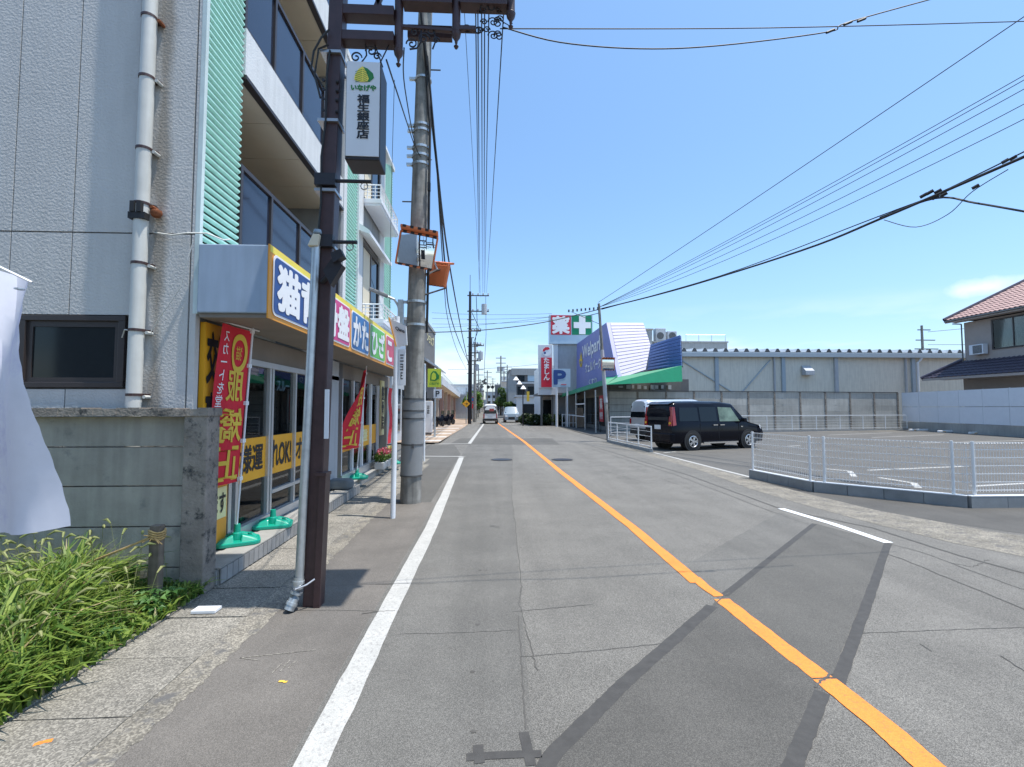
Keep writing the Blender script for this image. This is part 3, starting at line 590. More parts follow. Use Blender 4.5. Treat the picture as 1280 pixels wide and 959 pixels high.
obj('poster', M().box(-2.84,-2.836,6.5,7.0,1.62,2.06), K['navy'], SH); obj('poster', M().box(-2.84,-2.836,7.2,7.6,.9,1.9), K['sign_white'], SH)
text('スルー', (-2.834,6.75,1.9), RX, UP, .4, .14, K['pale_blue'], SH)
for y_ in (5.8,7.0,8.0,9.8,11.2): piece('ceiling_light', M().box(-3.9,-3.75,y_,y_+.8,2.40,2.43).mesh('ceiling_light'), K['interior_white'], SH)
for a in (5.6, 6.5, 7.3): piece('shelf', M().box(-3.5,-3.2,a,a+.7,.5,.53).mesh('shelf'), K['interior_white'], SH)
obj('counter', M().box(-4.2,-3.8,6,8.4,.16,1.1), K['interior_white'], SH); obj('cabinet', M().box(-5.1,-4.7,9.6,12,.16,1.7), K['sheet_grey'], SH)
# yellow wall sign at the corner
Wn = thing('wall_sign', 'yellow vertical clinic sign beside the glass door, orange at the foot', 'sign', (-2.8, 5.05, .2))
obj('board', M().box(XF-.02,XF+.03,4.80,5.28,.17,2.44), K['amber'], Wn); obj('lower_panel', M().box(XF+.031,XF+.036,4.82,5.26,.46,.78), K['pale_yellow'], Wn); obj('foot_panel', M().box(XF+.031,XF+.035,4.81,5.27,.2,.455), K['orange'], Wn)
text('交通', (XF+.032,5.03,2.10), RX, UP, .40, .50, K['black_print'], Wn, bold=.03); text('事故', (XF+.032,5.03,1.50), RX, UP, .40, .48, K['black_print'], Wn, bold=.03); text('えます', (XF+.038,5.04,.62), RX, UP, .38, .2, K['black_print'], Wn, bold=.02)
# fascia signboard
F = thing('fascia_signboard', 'long clinic signboard with coloured panels above the shop', 'signboard', (-2.45, 7.9, 2.46))
obj('casing', M().box(XF+.04,-2.115,4.63,13.4,2.50,3.16), K['sign_side'], F, bevel=.01)
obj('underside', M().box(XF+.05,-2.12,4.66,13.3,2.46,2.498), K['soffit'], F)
obj('border', M().box(-2.114,-2.10,4.63,6.62,2.455,3.17), K['orange'], F); obj('border', M().box(-2.114,-2.099,6.63,11.3,2.455,3.17), K['orange'], F); 
obj('border', M().box(-2.0985,-2.0965,4.64,11.29,3.10,3.165), K['yellow'], F)
def signpanel(y0, y1, mt, txt, tw=.84, fr=K['white_print']):
    p = obj('sign_panel', M().ext([(-2.095, y0+cx, 2.80+cz) for cx, cz in rrect(y1-y0, .60, .07)], (.004,0,0)), fr, F)
    obj('panel_face', M().ext([(-2.0905, (y0+y1)/2+cx, 2.80+cz) for cx, cz in rrect(y1-y0-.05, .555, .06, True)], (.004,0,0)), mt, p)
    text(txt, (-2.086,(y0+y1)/2,2.80), RX, UP, (y1-y0)*tw, .45, K['white_print'], p, bold=.04)
signpanel(4.70,6.02,K['navy'],'猫背',.86); signpanel(6.10,7.28,K['magenta'],'骨盤',.86); signpanel(7.36,8.42,K['blue_print'],'かた'); signpanel(8.50,9.72,K['green_print'],'ひざ'); signpanel(9.82,11.15,K['red_pink'],'こし')
# stepped platform with tiled riser
St = thing('entrance_step', 'low paved step with tiled riser along the shop front', 'step', (-2.5, 7, 0))
obj('paving', M().box(XF+.05,-2.42,4.5,9.2,.0,.158).box(XF+.05,-2.62,9.2,13.8,0,.158), K['step_stone'], St)
obj('coping', M().box(-2.66,-2.40,4.49,9.21,.1585,.172).box(-2.9,-2.60,9.215,13.8,.1585,.172), K['step_stone'], St)
tl = M().box(-.006,.008,-.0455,.0455,-.066,.064).mesh('tile')
for i in range(46): piece('tile', tl, K['step_tile'], St, (-2.405, 4.56 + i*.101, .088))
tl2 = M().box(-.047,.047,-.008,.006,-.062,.062).mesh('tile')
for i in range(3): piece('tile', tl2, K['step_tile'], St, (-2.47 - i*.101, 4.49, .088))

# ================================================================== CONCRETE FENCE at left front
CF = thing('concrete_fence', 'old concrete plank fence with rough dark coping behind the weeds', 'fence', (-4, 4.4, 0))
obj('end_post', M().box(-2.64,-2.44,4.30,4.50,0,1.56), K['concrete_dark'], CF, bevel=.01)
z0 = 0.0
for i, z1 in enumerate((.22,.57,.92,1.26,1.53)):
    for a, b in ((-4.46,-2.645),(-6.3,-4.48),(-8.1,-6.32)): piece('plank', M().box(a,b,4.37,4.43,z0+.006,z1-.006).mesh('plank'), K['concrete'], CF)
    z0 = z1
m = M(); n = 60
for i in range(n):
    a = -8.2 + i * (5.77 / n); b = a + 5.77 / n
    m.box(a, b, 4.285 + random.uniform(0,.006), 4.51, 1.53, 1.595 + random.uniform(-.008,.008))
obj('coping', m, K['concrete_dark'], CF)
for a in (-4.47,-6.31): piece('post', M().box(a-.06,a+.06,4.34,4.36,0,1.53).mesh('post'), K['concrete_dark'], CF)
# wooden stake with twine
T = thing('wooden_stake', 'short weathered wooden stake wrapped with straw rope in the weeds', 'stake', (-2.66, 4.05, 0))
obj('stake', M().box(-2.70,-2.62,4.01,4.08,0,.66), K['wood'], T, bevel=.006)
m = M()
for k in range(4): m.tube([(-2.66+.055*cos(a)*(1+.1*random.random()), 4.045+.05*sin(a), .56+k*.018+.01*sin(a*2)) for a in [j*pi/6 for j in range(13)]], .008, 5)
for k in range(6): m.tube([(-2.66,4.0,.58),(-2.66+random.uniform(-.09,.09),3.98,.56+random.uniform(-.05,.06))], .004, 4)
m.tube([(-2.69,4.0,.57),(-2.9,4.0,.48),(-3.2,4.05,.36),(-3.5,4.05,.31)], .009, 5)
obj('rope', m, K['straw'], T)
tag(obj('litter_tray', M().box(-.09,.09,-.05,.05,0,.006).box(-.09,-.075,-.05,.05,.006,.02).box(.075,.09,-.05,.05,.006,.02).box(-.075,.075,-.05,-.038,.006,.02).box(-.075,.075,.038,.05,.006,.02), K['white_paint']), 'small white plastic tray lying on the gutter slab near the weeds', 'litter').location = (*G(258,766)[:2], .013)

# ================================================================== BROWN GATE POLE with hanging sign
GP = thing('gate_pole', 'dark brown steel gate pole with stepped arm over the road edge', 'pole', (-1.45, 4.08, 0))
PXc = -1.43
obj('post', M().beam((-1.432,4.08,0),(-1.29,4.08,6.4), .118, .14, (0,1,0)), K['brown_steel'], GP, bevel=.008)
obj('post_flange', M().beam((-1.375,4.05,.0),(-1.345,4.05,1.05), .05, .12, (0,1,0)).box(-1.40,-1.31,3.97,4.10,1.05,1.075), K['brown_steel'], GP)
for z in (4.62, 4.02, 3.42, 2.95): 
    x = -1.445 + .135*z/6.4
    obj('steel_band', M().box(x-.085,x+.085,3.985,4.175,z-.012,z+.012), K['steel_band'], GP)
for z, l in ((3.50,.32),(2.98,.22)):
    x = -1.445 + .135*z/6.4
    a = obj('banner_arm', M().cyl((x,4.0,z),(x+l+.06,4.0,z), .016, n=8).box(x-.08,x+.09,3.96,4.02,z-.05,z+.05), K['black_iron'], GP)
    obj('ring', M().tube([(x+l+.03*cos(k), 4.0, z-.04+.03*sin(k)) for k in [j*pi/5 for j in range(11)]], .005, 4), K['steel_band'], a)
obj('floodlight', M().ext([(-1.33,3.95,2.70),(-1.25,3.93,2.80),(-1.17,3.93,2.74),(-1.27,3.95,2.58)], (0,-.09,0)).ext([(-1.26,3.90,2.83),(-1.18,3.88,2.86),(-1.15,3.88,2.80),(-1.24,3.9,2.75)], (0,-.08,0)).cyl((-1.38,4.0,2.64),(-1.28,3.92,2.7), .02, n=8), K['black_iron'], GP)
obj('address_plate', M().box(-1.335,-1.305,3.975,4.0,1.35,1.75), K['sign_white'], GP)
m = M()
for z in (4.1,4.2,4.28,4.36): m.cyl((-1.40,3.99,z),(-1.40,3.98,z), .014, n=8).cyl((-1.30,4.0,z),(-1.28,4.0,z), .014, n=8)
obj('bolts', m, K['black_iron'], GP)
obj('conduit', M().tube([(-1.42,3.985,3.0),(-1.40,3.985,3.3),(-1.405,3.985,3.7),(-1.375,3.985,4.0),(-1.37,3.98,4.4),(-1.35,3.98,4.62)], .009, 5).tube([(-1.40,3.98,4.3),(-1.5,3.97,4.45),(-1.48,3.97,4.6),(-1.42,3.97,4.72),(-1.36,3.98,4.8)], .009, 5).tube([(-1.42,3.98,4.2),(-1.47,3.97,4.4),(-1.44,3.97,4.62),(-1.36,3.97,4.66)], .009, 5), K['cable'], GP)
# stepped arm: pendants and beams
pend = [(-.795, 4.57), (-.295, 4.75), (.185, 4.95)]
for x, zb in pend:
    p = obj('pendant_post', M().cyl((x,4.08,zb+.13),(x,4.08,6.3), .037, n=14), K['brown_steel'], GP, smooth=True)
    obj('finial', M().lathe([(.0,-.01),(.012,.0),(.022,.02),(.006,.035),(.012,.05),(.014,.07),(.036,.105),(.04,.125),(.043,.14),(.036,.15)], (x,4.08,zb), 14), K['brown_steel'], p, smooth=True)
m = M()
for z, x0, x1 in ((5.03,-1.28,-.83),(4.80,-1.28,-.83),(5.16,-.76,-.33),(5.15,-.26,.15)): 
    hh = .085 if x0 < -.7 or x0 == -.76 else .05
    m.box(x0, x1, 4.02, 4.14, z-hh/2, z+hh/2)
m.box(-.76,-.33,4.06,4.12,5.30,5.37).beam((-.77,4.08,4.93),(-.31,4.08,4.91),.035,.03).beam((-.28,4.08,4.93),(-.12,4.08,4.93),.05,.04).box(-.76,-.35,4.3,4.36,5.02,5.14)
m.box(-1.28,-.83,4.02,4.14,5.40,5.5).beam((-1.1,4.08,5.5),(-.95,4.08,5.08),.04,.04).beam((-.84,4.08,5.5),(-1.0,4.08,5.08),.04,.04)
obj('arm_beam', m, K['brown_steel'], GP, bevel=.004)
obj('shadow_panel', M().box(-1.36,.42,3.58,4.48,5.98,6.06), K['brown_steel'], GP)  # unseen panel added above the view, sized to cast the shadow at the pole foot
def scroll(cx, cz, r, s=1, y=4.08, turns=1.4):
    return [(cx + s*r*(1-k/26)*cos(k*turns*2*pi/22), y, cz + r*(1-k/26)*sin(k*turns*2*pi/22)) for k in range(22)]
m = M()
for cx, cz, r, s in ((-1.16,4.64,.05,1),(-1.03,4.70,.05,-1),(-.98,4.655,.035,1),(-.68,4.78,.05,-1),(-.58,4.83,.055,1),(-.52,4.90,.05,-1),(-.66,4.89,.035,1),(-.47,4.82,.03,1),(-.20,4.93,.045,-1),(-.1,4.92,.04,1)):
    m.tube(scroll(cx, cz, r, s), .007, 5)
m.tube([(-1.08,4.08,4.76),(-1.07,4.08,4.66),(-1.11,4.08,4.60)], .007, 5).tube([(-.60,4.08,4.94),(-.6,4.08,4.80),(-.64,4.08,4.74),(-.70,4.08,4.73)], .008, 5).tube([(-.5,4.08,4.92),(-.47,4.08,4.83),(-.50,4.08,4.74)], .008, 5)
m.tube([(-1.0,4.08,4.76),(-.93,4.08,4.56)], .006, 5).tube([(-.88,4.08,4.76),(-.97,4.08,4.56)], .006, 5)
for k in range(16):
    a = random.uniform(0,6.28); m.tube(scroll(.0+random.uniform(-.09,.09), 5.02+random.uniform(-.13,.13), random.uniform(.025,.05), random.choice((-1,1)), 4.08+random.uniform(-.04,.04)), .006, 4)
m.tube([(.1,4.08,5.02),(.17,4.08,4.98),(.2,4.08,5.0)], .005, 4)
obj('scrollwork', m, K['black_iron'], GP, kind='stuff')
# hanging box sign
HS = thing('hanging_sign', 'white hanging box sign with leaf emblem on the brown pole', 'sign', (-1.05, 4.05, 3.66))
def rot2(x, y, c=(-1.05,4.05), a=radians(1)): return (c[0]+(x-c[0])*cos(a)-(y-c[1])*sin(a), c[1]+(x-c[0])*sin(a)+(y-c[1])*cos(a))
q = [rot2(*p) for p in ((-1.215,3.99),(-.925,3.99),(-.925,4.25),(-1.215,4.25))]
obj('casing', M().ext([(x,y,3.68) for x,y in q], (0,0,.86)), K['black_iron'], HS, bevel=.01)
q = [rot2(*p) for p in ((-1.207,3.982),(-.933,3.982),(-.933,3.99),(-1.207,3.99))]
obj('face', M().ext([(x,y,3.71) for x,y in q], (0,0,.82)), K['sign_white'], HS)
aR = (cos(radians(1)), sin(radians(1)), 0); nF = Vector((sin(radians(1)), -cos(radians(1)), 0))
fc = Vector((*rot2(-1.065,3.982), 0))
text('いなげや', tuple(fc + Vector((0,0,4.30))), aR, UP, .205, .05, K['dark_green'], HS, bold=.05)
text('福\n生\n銀\n座\n店', tuple(fc + Vector((0,0,4.05))), aR, UP, .10, .38, K['black_print'], HS, bold=.03)
lf = M(); ld = M()
def P2(a, b, o=.004): return tuple(fc + Vector(aR) * a + Vector((0,0,4.41 + b)) + nF * o)
ld.poly([P2(*p) for p in ((-.01,.075),(.03,.06),(.075,.02),(.085,-.02),(.05,-.055),(.03,-.055),(.01,-.02))]); obj('emblem_shadow', ld, K['dark_green'], HS)
lf.poly([P2(*p, .006) for p in ((-.01,.078),(-.045,.05),(-.075,-.01),(-.078,-.045),(-.03,-.06),(.03,-.058),(.042,-.03),(.02,.03))]); ob = obj('emblem', lf, K['yellow'], HS)
m = M()
for k in range(6):
    z = .05 - k*.018; m.add([P2(-.012,z,.008),P2(-.012,z-.004,.008),P2(-.07+.006*k*0,z-.028,.008),P2(-.07,z-.023,.008)], [(0,1,2,3)]); m.add([P2(-.006,z,.008),P2(-.006,z-.004,.008),P2(.03,z-.022,.008),P2(.03,z-.018,.008)], [(0,1,2,3)])
obj('emblem_veins', m, K['dark_green'], HS)
# galvanised downpipe at the foot of the pole
GD = thing('downpipe', 'galvanised standpipe with bent foot strapped to the brown pole', 'pipe', (-1.5, 3.98, 0))
obj('pipe', M().cyl((-1.505,3.97,.22),(-1.425,3.97,2.99), .033, n=18), K['galvanised'], GD, smooth=True)
el = [(-1.506,3.97,.26),(-1.51,3.965,.17),(-1.53,3.95,.10),(-1.56,3.92,.02)]
obj('elbow', M().tube(el, .039, 14), K['galvanised'], GD, smooth=True)
for p, q2 in zip(el[:-1], el[1:]): obj('joint_ring', M().cyl(Vector(p).lerp(Vector(q2), .35), Vector(p).lerp(Vector(q2), .6), .045, n=14), K['galvanised'], GD, smooth=True)
obj('strap', M().tube([(-1.56,3.97,.19),(-1.51,3.91,.18),(-1.44,3.95,.2),(-1.39,3.99,.23)], .008, 5), K['steel_band'], GD)
LH = thing('flood_lamp', 'small pale box lamp on top of the galvanised pipe', 'lamp', (-1.43, 3.95, 3))
obj('housing', M().ext([(-1.48,3.92,2.92),(-1.40,3.92,2.92),(-1.385,3.92,3.02),(-1.44,3.92,3.02)], (0,.05,0)), K['cream'], LH, bevel=.006); obj('cap', M().lathe([(0,.045),(.03,.035),(.036,.01),(.03,0)], (-1.41,3.95,3.025), 12), K['blue_car'], LH, smooth=True)

# ================================================================== WHITE POLE SIGN
WP = thing('pole_sign', 'slim white pole carrying a small white sign beside the utility pole', 'sign', (-1.385, 7.13, 0))
obj('pole', M().cyl((-1.39,7.13,0),(-1.36,7.13,2.95), .038, n=16), K['white_paint'], WP, smooth=True)
obj('sign_head', M().ext([(-1.47,7.10,2.92),(-1.22,7.06,2.80),(-1.2,7.06,2.52),(-1.36,7.10,2.50)], (0,.05,0)), K['sign_white'], WP)
obj('sign_rim', M().beam((-1.475,7.09,2.93),(-1.365,7.09,2.50), .012, .02), K['orange'], WP)
text('Qana', (-1.30,7.08,2.74), (1,-.16,-.4), UP, .15, .06, K['black_print'], WP, off=.02)
obj('side_plate', M().box(-1.33,-1.23,7.10,7.14,1.93,2.46), K['sign_white'], WP); text('三\nヨ\nＥ', (-1.28,7.098,2.2), RC, UP, .055, .36, K['black_print'], WP)

# ================================================================== UTILITY POLE
UPo = thing('utility_pole', 'large grey concrete utility pole by the left kerb', 'utility pole', (-1.33, 8.3, 0))
def upx(z): return -1.325 + .02*z
obj('shaft', M().cyl((upx(.0),8.3,0),(upx(9.8),8.3,9.8), .175, .115, 28), K['pole_concrete'], UPo, smooth=True)
obj('wrap', M().cyl((upx(.47),8.3,.47),(upx(1.75),8.3,1.75), .184, .178, 28), K['pole_wrap'], UPo, smooth=True)
for z in (.46,.98,1.42,1.55,1.75): piece('band', M().cyl((upx(z),8.3,z-.012),(upx(z),8.3,z+.012), .192-.004*z, n=24).mesh('band'), K['dark_alu'], UPo)
for z, r in ((3.02,.172),(3.42,.168),(5.85,.158),(6.0,.156),(6.15,.156),(6.45,.152),(6.55,.152),(7.4,.148)):
    bnd = piece('band', M().cyl((upx(z),8.3,z-.02),(upx(z),8.3,z+.02), r, n=24).box(upx(z)-.24,upx(z)-.13,8.24,8.3,z-.02,z+.02).mesh('band'), K['galvanised'], UPo)
arm = obj('crossarm', M().box(-1.5,.62,8.12,8.2,9.42,9.5), K['galvanised'], UPo)
for x in (-.5,-.15,.15,.55): obj('insulator', M().lathe([(.02,0),(.045,.02),(.03,.05),(.05,.07),(.025,.12),(0,.13)], (x,8.16,9.5), 12), K['white_paint'], arm, smooth=True)
obj('foot_pegs', M().cyl((upx(7.6),8.3,7.6),(upx(7.6)+.3,8.3,7.6), .012, n=6).cyl((upx(5.2),8.3,5.2),(upx(5.2)-.3,8.3,5.2), .012, n=6).box(upx(1)+.02,upx(1)+.06,8.10,8.13,.93,1.0), K['dark_alu'], UPo)
obj('riser_conduit', M().tube([(upx(7.9)+.03,8.14,7.9),(upx(6.4)+.16,8.2,6.5),(upx(5)+.18,8.2,5.2),(upx(4)+.19,8.25,4.0),(upx(3)+.19,8.3,2.9)], .022, 8).box(upx(5.3)+.15,upx(5.3)+.2,8.16,8.22,5.35,5.5), K['cable'], UPo)
LA = thing('street_light', 'slim grey street light arm clamped to the utility pole', 'street light', (-1.5, 8.3, 3.2))
obj('arm', M().tube([(-1.52,8.3,3.15),(-1.56,8.25,3.35),(-1.62,8.2,3.45),(-1.95,8.1,3.58)], .022, 8), K['galvanised'], LA); obj('head', M().beam((-1.72,8.16,3.49),(-2.02,8.08,3.60), .09, .05), K['pole_wrap'], LA, bevel=.012)
obj('clamp', M().box(-1.56,-1.47,8.2,8.3,3.0,3.45), K['galvanised'], LA)
# traffic mirrors
MA = thing('traffic_mirror', 'rectangular traffic mirror with striped orange hood facing the camera', 'mirror', (-1.2, 8.05, 4.2), 'traffic mirrors on the utility pole')
def frame_rect(c, R, U, w, h): 
    c = Vector(c); R = Vector(R).normalized(); U = Vector(U).normalized(); return [c + R*a*w/2 + U*b*h/2 for a, b in ((-1,-1),(1,-1),(1,1),(-1,1))]
def mirror(root, c, R, U, w, h, back=False):
    R = Vector(R).normalized(); U = (Vector(U) - R*Vector(U).dot(R)).normalized(); Nn = R.cross(U)
    nx, ny = 10, 8; vs = []; fs = []; c = Vector(c)
    for j in range(ny+1):
        for i in range(nx+1):
            a = i/nx*2-1; b = j/ny*2-1; vs.append(c + R*a*w/2*.94 + U*b*h/2*.92 + Nn*(.012+.035*(1-a*a*.5-b*b*.5)))
    for j in range(ny):
        for i in range(nx): fs.append((j*(nx+1)+i, j*(nx+1)+i+1, (j+1)*(nx+1)+i+1, (j+1)*(nx+1)+i))
    o = obj('mirror_glass', M().add(vs, fs), K['mirror'], root, smooth=True)
    q = frame_rect(c, R, U, w, h); obj('backing', M().ext([p - Nn*.03 for p in q], Nn*.035), K['hood_orange'], root, bevel=.01)
    fr = M()
    for a, b in ((0,1),(1,2),(2,3),(3,0)): fr.beam(q[a]+Nn*.01, q[b]+Nn*.01, .022, .05, Nn)
    obj('rim', fr, K['hood_orange'], root)
    for a, b in ((3,2),(0,1)):
        for k in range(5):
            t0 = (k*2+.7)/10; rs = M().beam(q[a].lerp(q[b], t0)+Nn*.012, q[a].lerp(q[b], t0+.1)+Nn*.012, .027, .054, Nn)
            obj('stripe', rs, K['plastic_black'], root)
    hd = M().ext([q[3]+U*.01-Nn*.02, q[2]+U*.01-Nn*.02, q[2]+U*.05+Nn*.13, q[3]+U*.05+Nn*.13], U*.035); hood = obj('hood', hd, K['hood_orange'], root)
    for k in range(5):
        t0 = (k*2+.6)/10; t1 = t0+.09; A = q[3].lerp(q[2], t0); Bq = q[3].lerp(q[2], t1); sh = (q[2]-q[3])*.06
        st = M().ext([A+U*.0475+Nn*.128, Bq+U*.0475+Nn*.128, Bq+U*.088+Nn*.134+sh*0, A+U*.088+Nn*.134], Nn*.004); 
        st.ext([A+U*.0225-Nn*.02+sh, Bq+U*.0225-Nn*.02+sh, Bq+U*.0635+Nn*.13, A+U*.0635+Nn*.13], U*.003)
        s2 = M().ext([A.lerp(q[0].lerp(q[1],t0),1)+U*-.014+Nn*.037, q[0].lerp(q[1],t1)+U*-.014+Nn*.037, q[0].lerp(q[1],t1)+U*.014+Nn*.037+sh, q[0].lerp(q[1],t0)+U*.014+Nn*.037+sh], Nn*.003)
        obj('stripe', st, K['plastic_black'], hood, kind='stuff'); obj('stripe', s2, K['plastic_black'], hood)
mirror(MA, (-1.215,8.0,4.235), (1,.05,-.17), (.12,-.12,1), .62, .54)
obj('bracket', M().tube([(-1.2,8.05,4.25),(-1.0,8.2,4.25),(-.9,8.25,4.0),(-1.1,8.3,3.9)], .02, 8), K['galvanised'], MA)
MB = thing('traffic_mirror', 'second traffic mirror on the utility pole turned away, orange back showing', 'mirror', (-.9, 8.2, 4.0), 'traffic mirrors on the utility pole')
mirror(MB, (-.90,8.35,3.92), (-.80,.6,.25), (.35,-.25,1), .42, .36)
obj('bracket', M().tube([(-.85,8.3,3.85),(-.75,8.3,3.68),(-1.1,8.25,3.55)], .016, 8).tube([(-.85,8.28,4.0),(-1.15,8.28,3.9)], .016, 8), K['dark_alu'], MB)
# thin posts further on
PO = thing('reflector_post', 'thin white post standing behind the utility pole', 'post', (-1.93, 14.5, 0)); obj('post', M().cyl((-1.93,14.53,0),(-1.93,14.53,2.9), .03, n=12), K['white_paint'], PO, smooth=True); obj('cap', M().lathe([(0,.03),(.03,.02),(.034,0)], (-1.93,14.53,2.9), 10), K['white_paint'], PO)

# ================================================================== NOBORI BANNERS
def weight_base(loc, label, mt=K['teal'], s=1.0, rot=0.0):
    t = thing('banner_weight', label, 'banner base', (0,0,0), 'water weights for the banner poles' if mt is K['teal'] else None)
    m = M().ext([(x, y, 0) for x, y in rrect(.44,.34,.09,True)], (0,0,.045))
    for sx in (-1, 1):
        for sy in (-1, 1): m.add([(sx*.03,sy*.02,.045),(sx*.19,sy*.03,.045),(sx*.19,sy*.135,.045),(sx*.03,sy*.14,.045),(sx*.04,sy*.03,.105),(sx*.15,sy*.04,.075),(sx*.15,sy*.11,.075),(sx*.04,sy*.10,.105)], [(0,1,5,4),(1,2,6,5),(2,3,7,6),(3,0,4,7),(4,5,6,7)])
    m.cyl((0,0,.04),(0,0,.12), .06, .045, 16)
    obj('tank', m, mt, t, bevel=.012); obj('socket', M().cyl((0,0,.12),(0,0,.20), .035, .03, 14), mt, t, smooth=True)
    obj('filler_cap', M().cyl((.12,0,.06),(.12,0,.10), .022, n=10), mt, t)
    t.location = loc; t.rotation_euler.z = rot; t.scale = (s, s, s); return t
zs = .172
weight_base((-2.655,5.28,zs), 'teal water base under the nearest red banner by the yellow sign', rot=.5)
weight_base((-2.60,6.0,zs), 'teal water base second from the camera by the glass doors', rot=.3)
weight_base((-2.66,9.92,.172), 'teal water base under the fluttering banner before the flower planters', rot=.2)
weight_base((-2.5,12.6,.16), 'farthest teal water base beside the last shop window', rot=.2)
# grey block weight
gb = M().ext([(x*.9, y, 0) for x, y in rrect(.5,.30,.12,True)], (0,0,.17)); o = obj('sandbag_weight', gb, K['grey_rubber'], bevel=.05); o.location = (-2.62,8.7,.175); tag(o, 'rounded grey rubber weight block on the shop step', 'weight')
def cloth(pole_x, y_p, top, bot, wfun, nx=14, nz=40, name='cloth', mt=None, parent=None):
    vs = []; fs = []
    for j in range(nz+1):
        t = j/nz; z = top + (bot-top)*t
        for i in range(nx+1): vs.append(wfun(i/nx, t, z))
    for j in range(nz):
        for i in range(nx): fs.append((j*(nx+1)+i, j*(nx+1)+i+1, (j+1)*(nx+1)+i+1, (j+1)*(nx+1)+i))
    return obj(name, M().add(vs, fs), mt, parent, smooth=True)
N1 = thing('banner_flag', 'tall red banner with gold mirrored lettering nearest the camera', 'banner', (-2.66, 5.3, .2))
def w1(s, t, z): return (-2.66 + .10*(1-t) - .09*s + .022*sin(s*9+t*5)*s, 5.27 - .41*s, z - .03*s*t + .02*s)
cloth(0,0,2.42,.82,w1,name='cloth',mt=K['red_cloth'],parent=N1)
obj('pole', M().cyl((-2.665,5.28,.3),(-2.548,5.28,2.5), .011, n=10), K['white_paint'], N1, smooth=True)
obj('crossbar', M().cyl((-2.52,5.36,2.44),(-2.69,4.82,2.47), .008, n=8), K['white_paint'], N1)
for z in (2.42,2.05,1.65,1.25,.85): piece('loop', M().box(-2.66+(z-.8)*.053,-2.63+(z-.8)*.053,5.25,5.31,z-.02,z+.02).mesh('loop'), K['white_print'], N1)
def ontocloth(o, wf, top, bot, ybase, width):
    me = o.data; n = len(me.vertices); a = np.empty(n*3); me.vertices.foreach_get('co', a); a = a.reshape(-1,3)
    for k in range(n):
        s_ = (ybase - a[k,1]) / width; t_ = (top - a[k,2]) / (top - bot); p = wf(s_, t_, a[k,2]); a[k] = (p[0] + .008, p[1], p[2])
    me.vertices.foreach_set('co', a.ravel()); me.update()
for ch, z, h, w_ in (('服',1.82,.30,.30),('矯',1.42,.34,.36),('正',1.03,.34,.36)):
    ontocloth(text(ch, (-2.65,5.27-.175,z), RX, UP, w_*.8, h, K['gold_print'], N1, mirror=True, bold=.012), w1, 2.42, .82, 5.27, .41)
ov = M(); n = 28; cy, cz = 5.12, 2.16
ov.add([(0, cy+.11*cos(2*pi*k/n), cz+.20*sin(2*pi*k/n)) for k in range(n)] + [(0, cy+.07*cos(2*pi*k/n), cz+.14*sin(2*pi*k/n)) for k in range(n)], [(k,(k+1)%n,n+(k+1)%n,n+k) for k in range(n)])
ontocloth(obj('emblem_ring', ov, K['gold_print'], N1), w1, 2.42, .82, 5.27, .41)
ontocloth(text('猫', (0,cy,cz), RX, UP, .07, .14, K['gold_print'], N1, mirror=True, bold=.0), w1, 2.42, .82, 5.27, .41)
ontocloth(text('ス\nカ\nー\nト\nを\n堂\n々\nと', (0,4.915,1.85), RX, UP, .06, 1.0, K['white_print'], N1, mirror=True, bold=.005), w1, 2.42, .82, 5.27, .41)
N2 = thing('banner_flag', 'red banner blown slantwise before the second shop window', 'banner', (-2.6, 9.9, .2))
def w2(s, t, z):
    wd = .10 + .62*min(1, t*1.15); lag = .16*t
    return (-2.50 - .12*t - .22*s*t + .05*sin(s*7+t*6)*s, 9.88 - wd*s, 2.42 - 1.62*t - .12*s*(1-t))
vs = []; fs = []; nx, nz = 12, 36
for j in range(nz+1):
    for i in range(nx+1): vs.append(w2(i/nx, j/nz, 0))
for j in range(nz):
    for i in range(nx): fs.append((j*(nx+1)+i, j*(nx+1)+i+1, (j+1)*(nx+1)+i+1, (j+1)*(nx+1)+i))
for z in (2.3,1.8,1.3,.85): piece('loop', M().box(-2.64+(z-.85)*.075,-2.60+(z-.85)*.075,9.86,9.93,z-.02,z+.02).mesh('loop'), K['white_print'], N2)
obj('cloth', M().add(vs, fs), K['red_cloth'], N2, smooth=True)
obj('pole', M().cyl((-2.66,9.9,.3),(-2.49,9.9,2.55), .012, n=10), K['white_paint'], N2)
def onto2(o):
    me = o.data; n = len(me.vertices); a = np.empty(n*3); me.vertices.foreach_get('co', a); a = a.reshape(-1,3)
    for k in range(n): p = w2((9.88-a[k,1])/.72, (2.42-a[k,2])/1.62, 0); a[k] = (p[0]+.01, p[1], p[2])
    me.vertices.foreach_set('co', a.ravel()); me.update()
for ch, z in (('服',1.85),('矯',1.45),('正',1.03)): onto2(text(ch, (0,9.54,z), RX, UP, .46, .36, K['gold_print'], N2, mirror=True, bold=.012))
N3 = thing('banner_flag', 'far red banner standing behind the white pole', 'banner', (-2.5, 12.6, .2))
obj('cloth', M().add([(-2.5-.02*sin(j), 12.55-.4*i, 2.1-1.4*j/8) for j in range(9) for i in range(2)], [(2*j,2*j+1,2*j+3,2*j+2) for j in range(8)]), K['red_cloth'], N3); obj('pole', M().cyl((-2.5,12.6,.3),(-2.5,12.6,2.2), .012, n=8), K['white_paint'], N3)
# vertical narrow sign on the second shop
VS = thing('vertical_sign', 'narrow yellow vertical sign strip with black lettering by the last window', 'sign', (-2.77, 12.6, 1))
obj('board', M().box(-2.79,-2.75,12.42,12.78,.9,2.3), K['pale_yellow'], VS); text('整\n骨\n院', (-2.748,12.6,1.6), RX, UP, .26, 1.1, K['black_print'], VS)
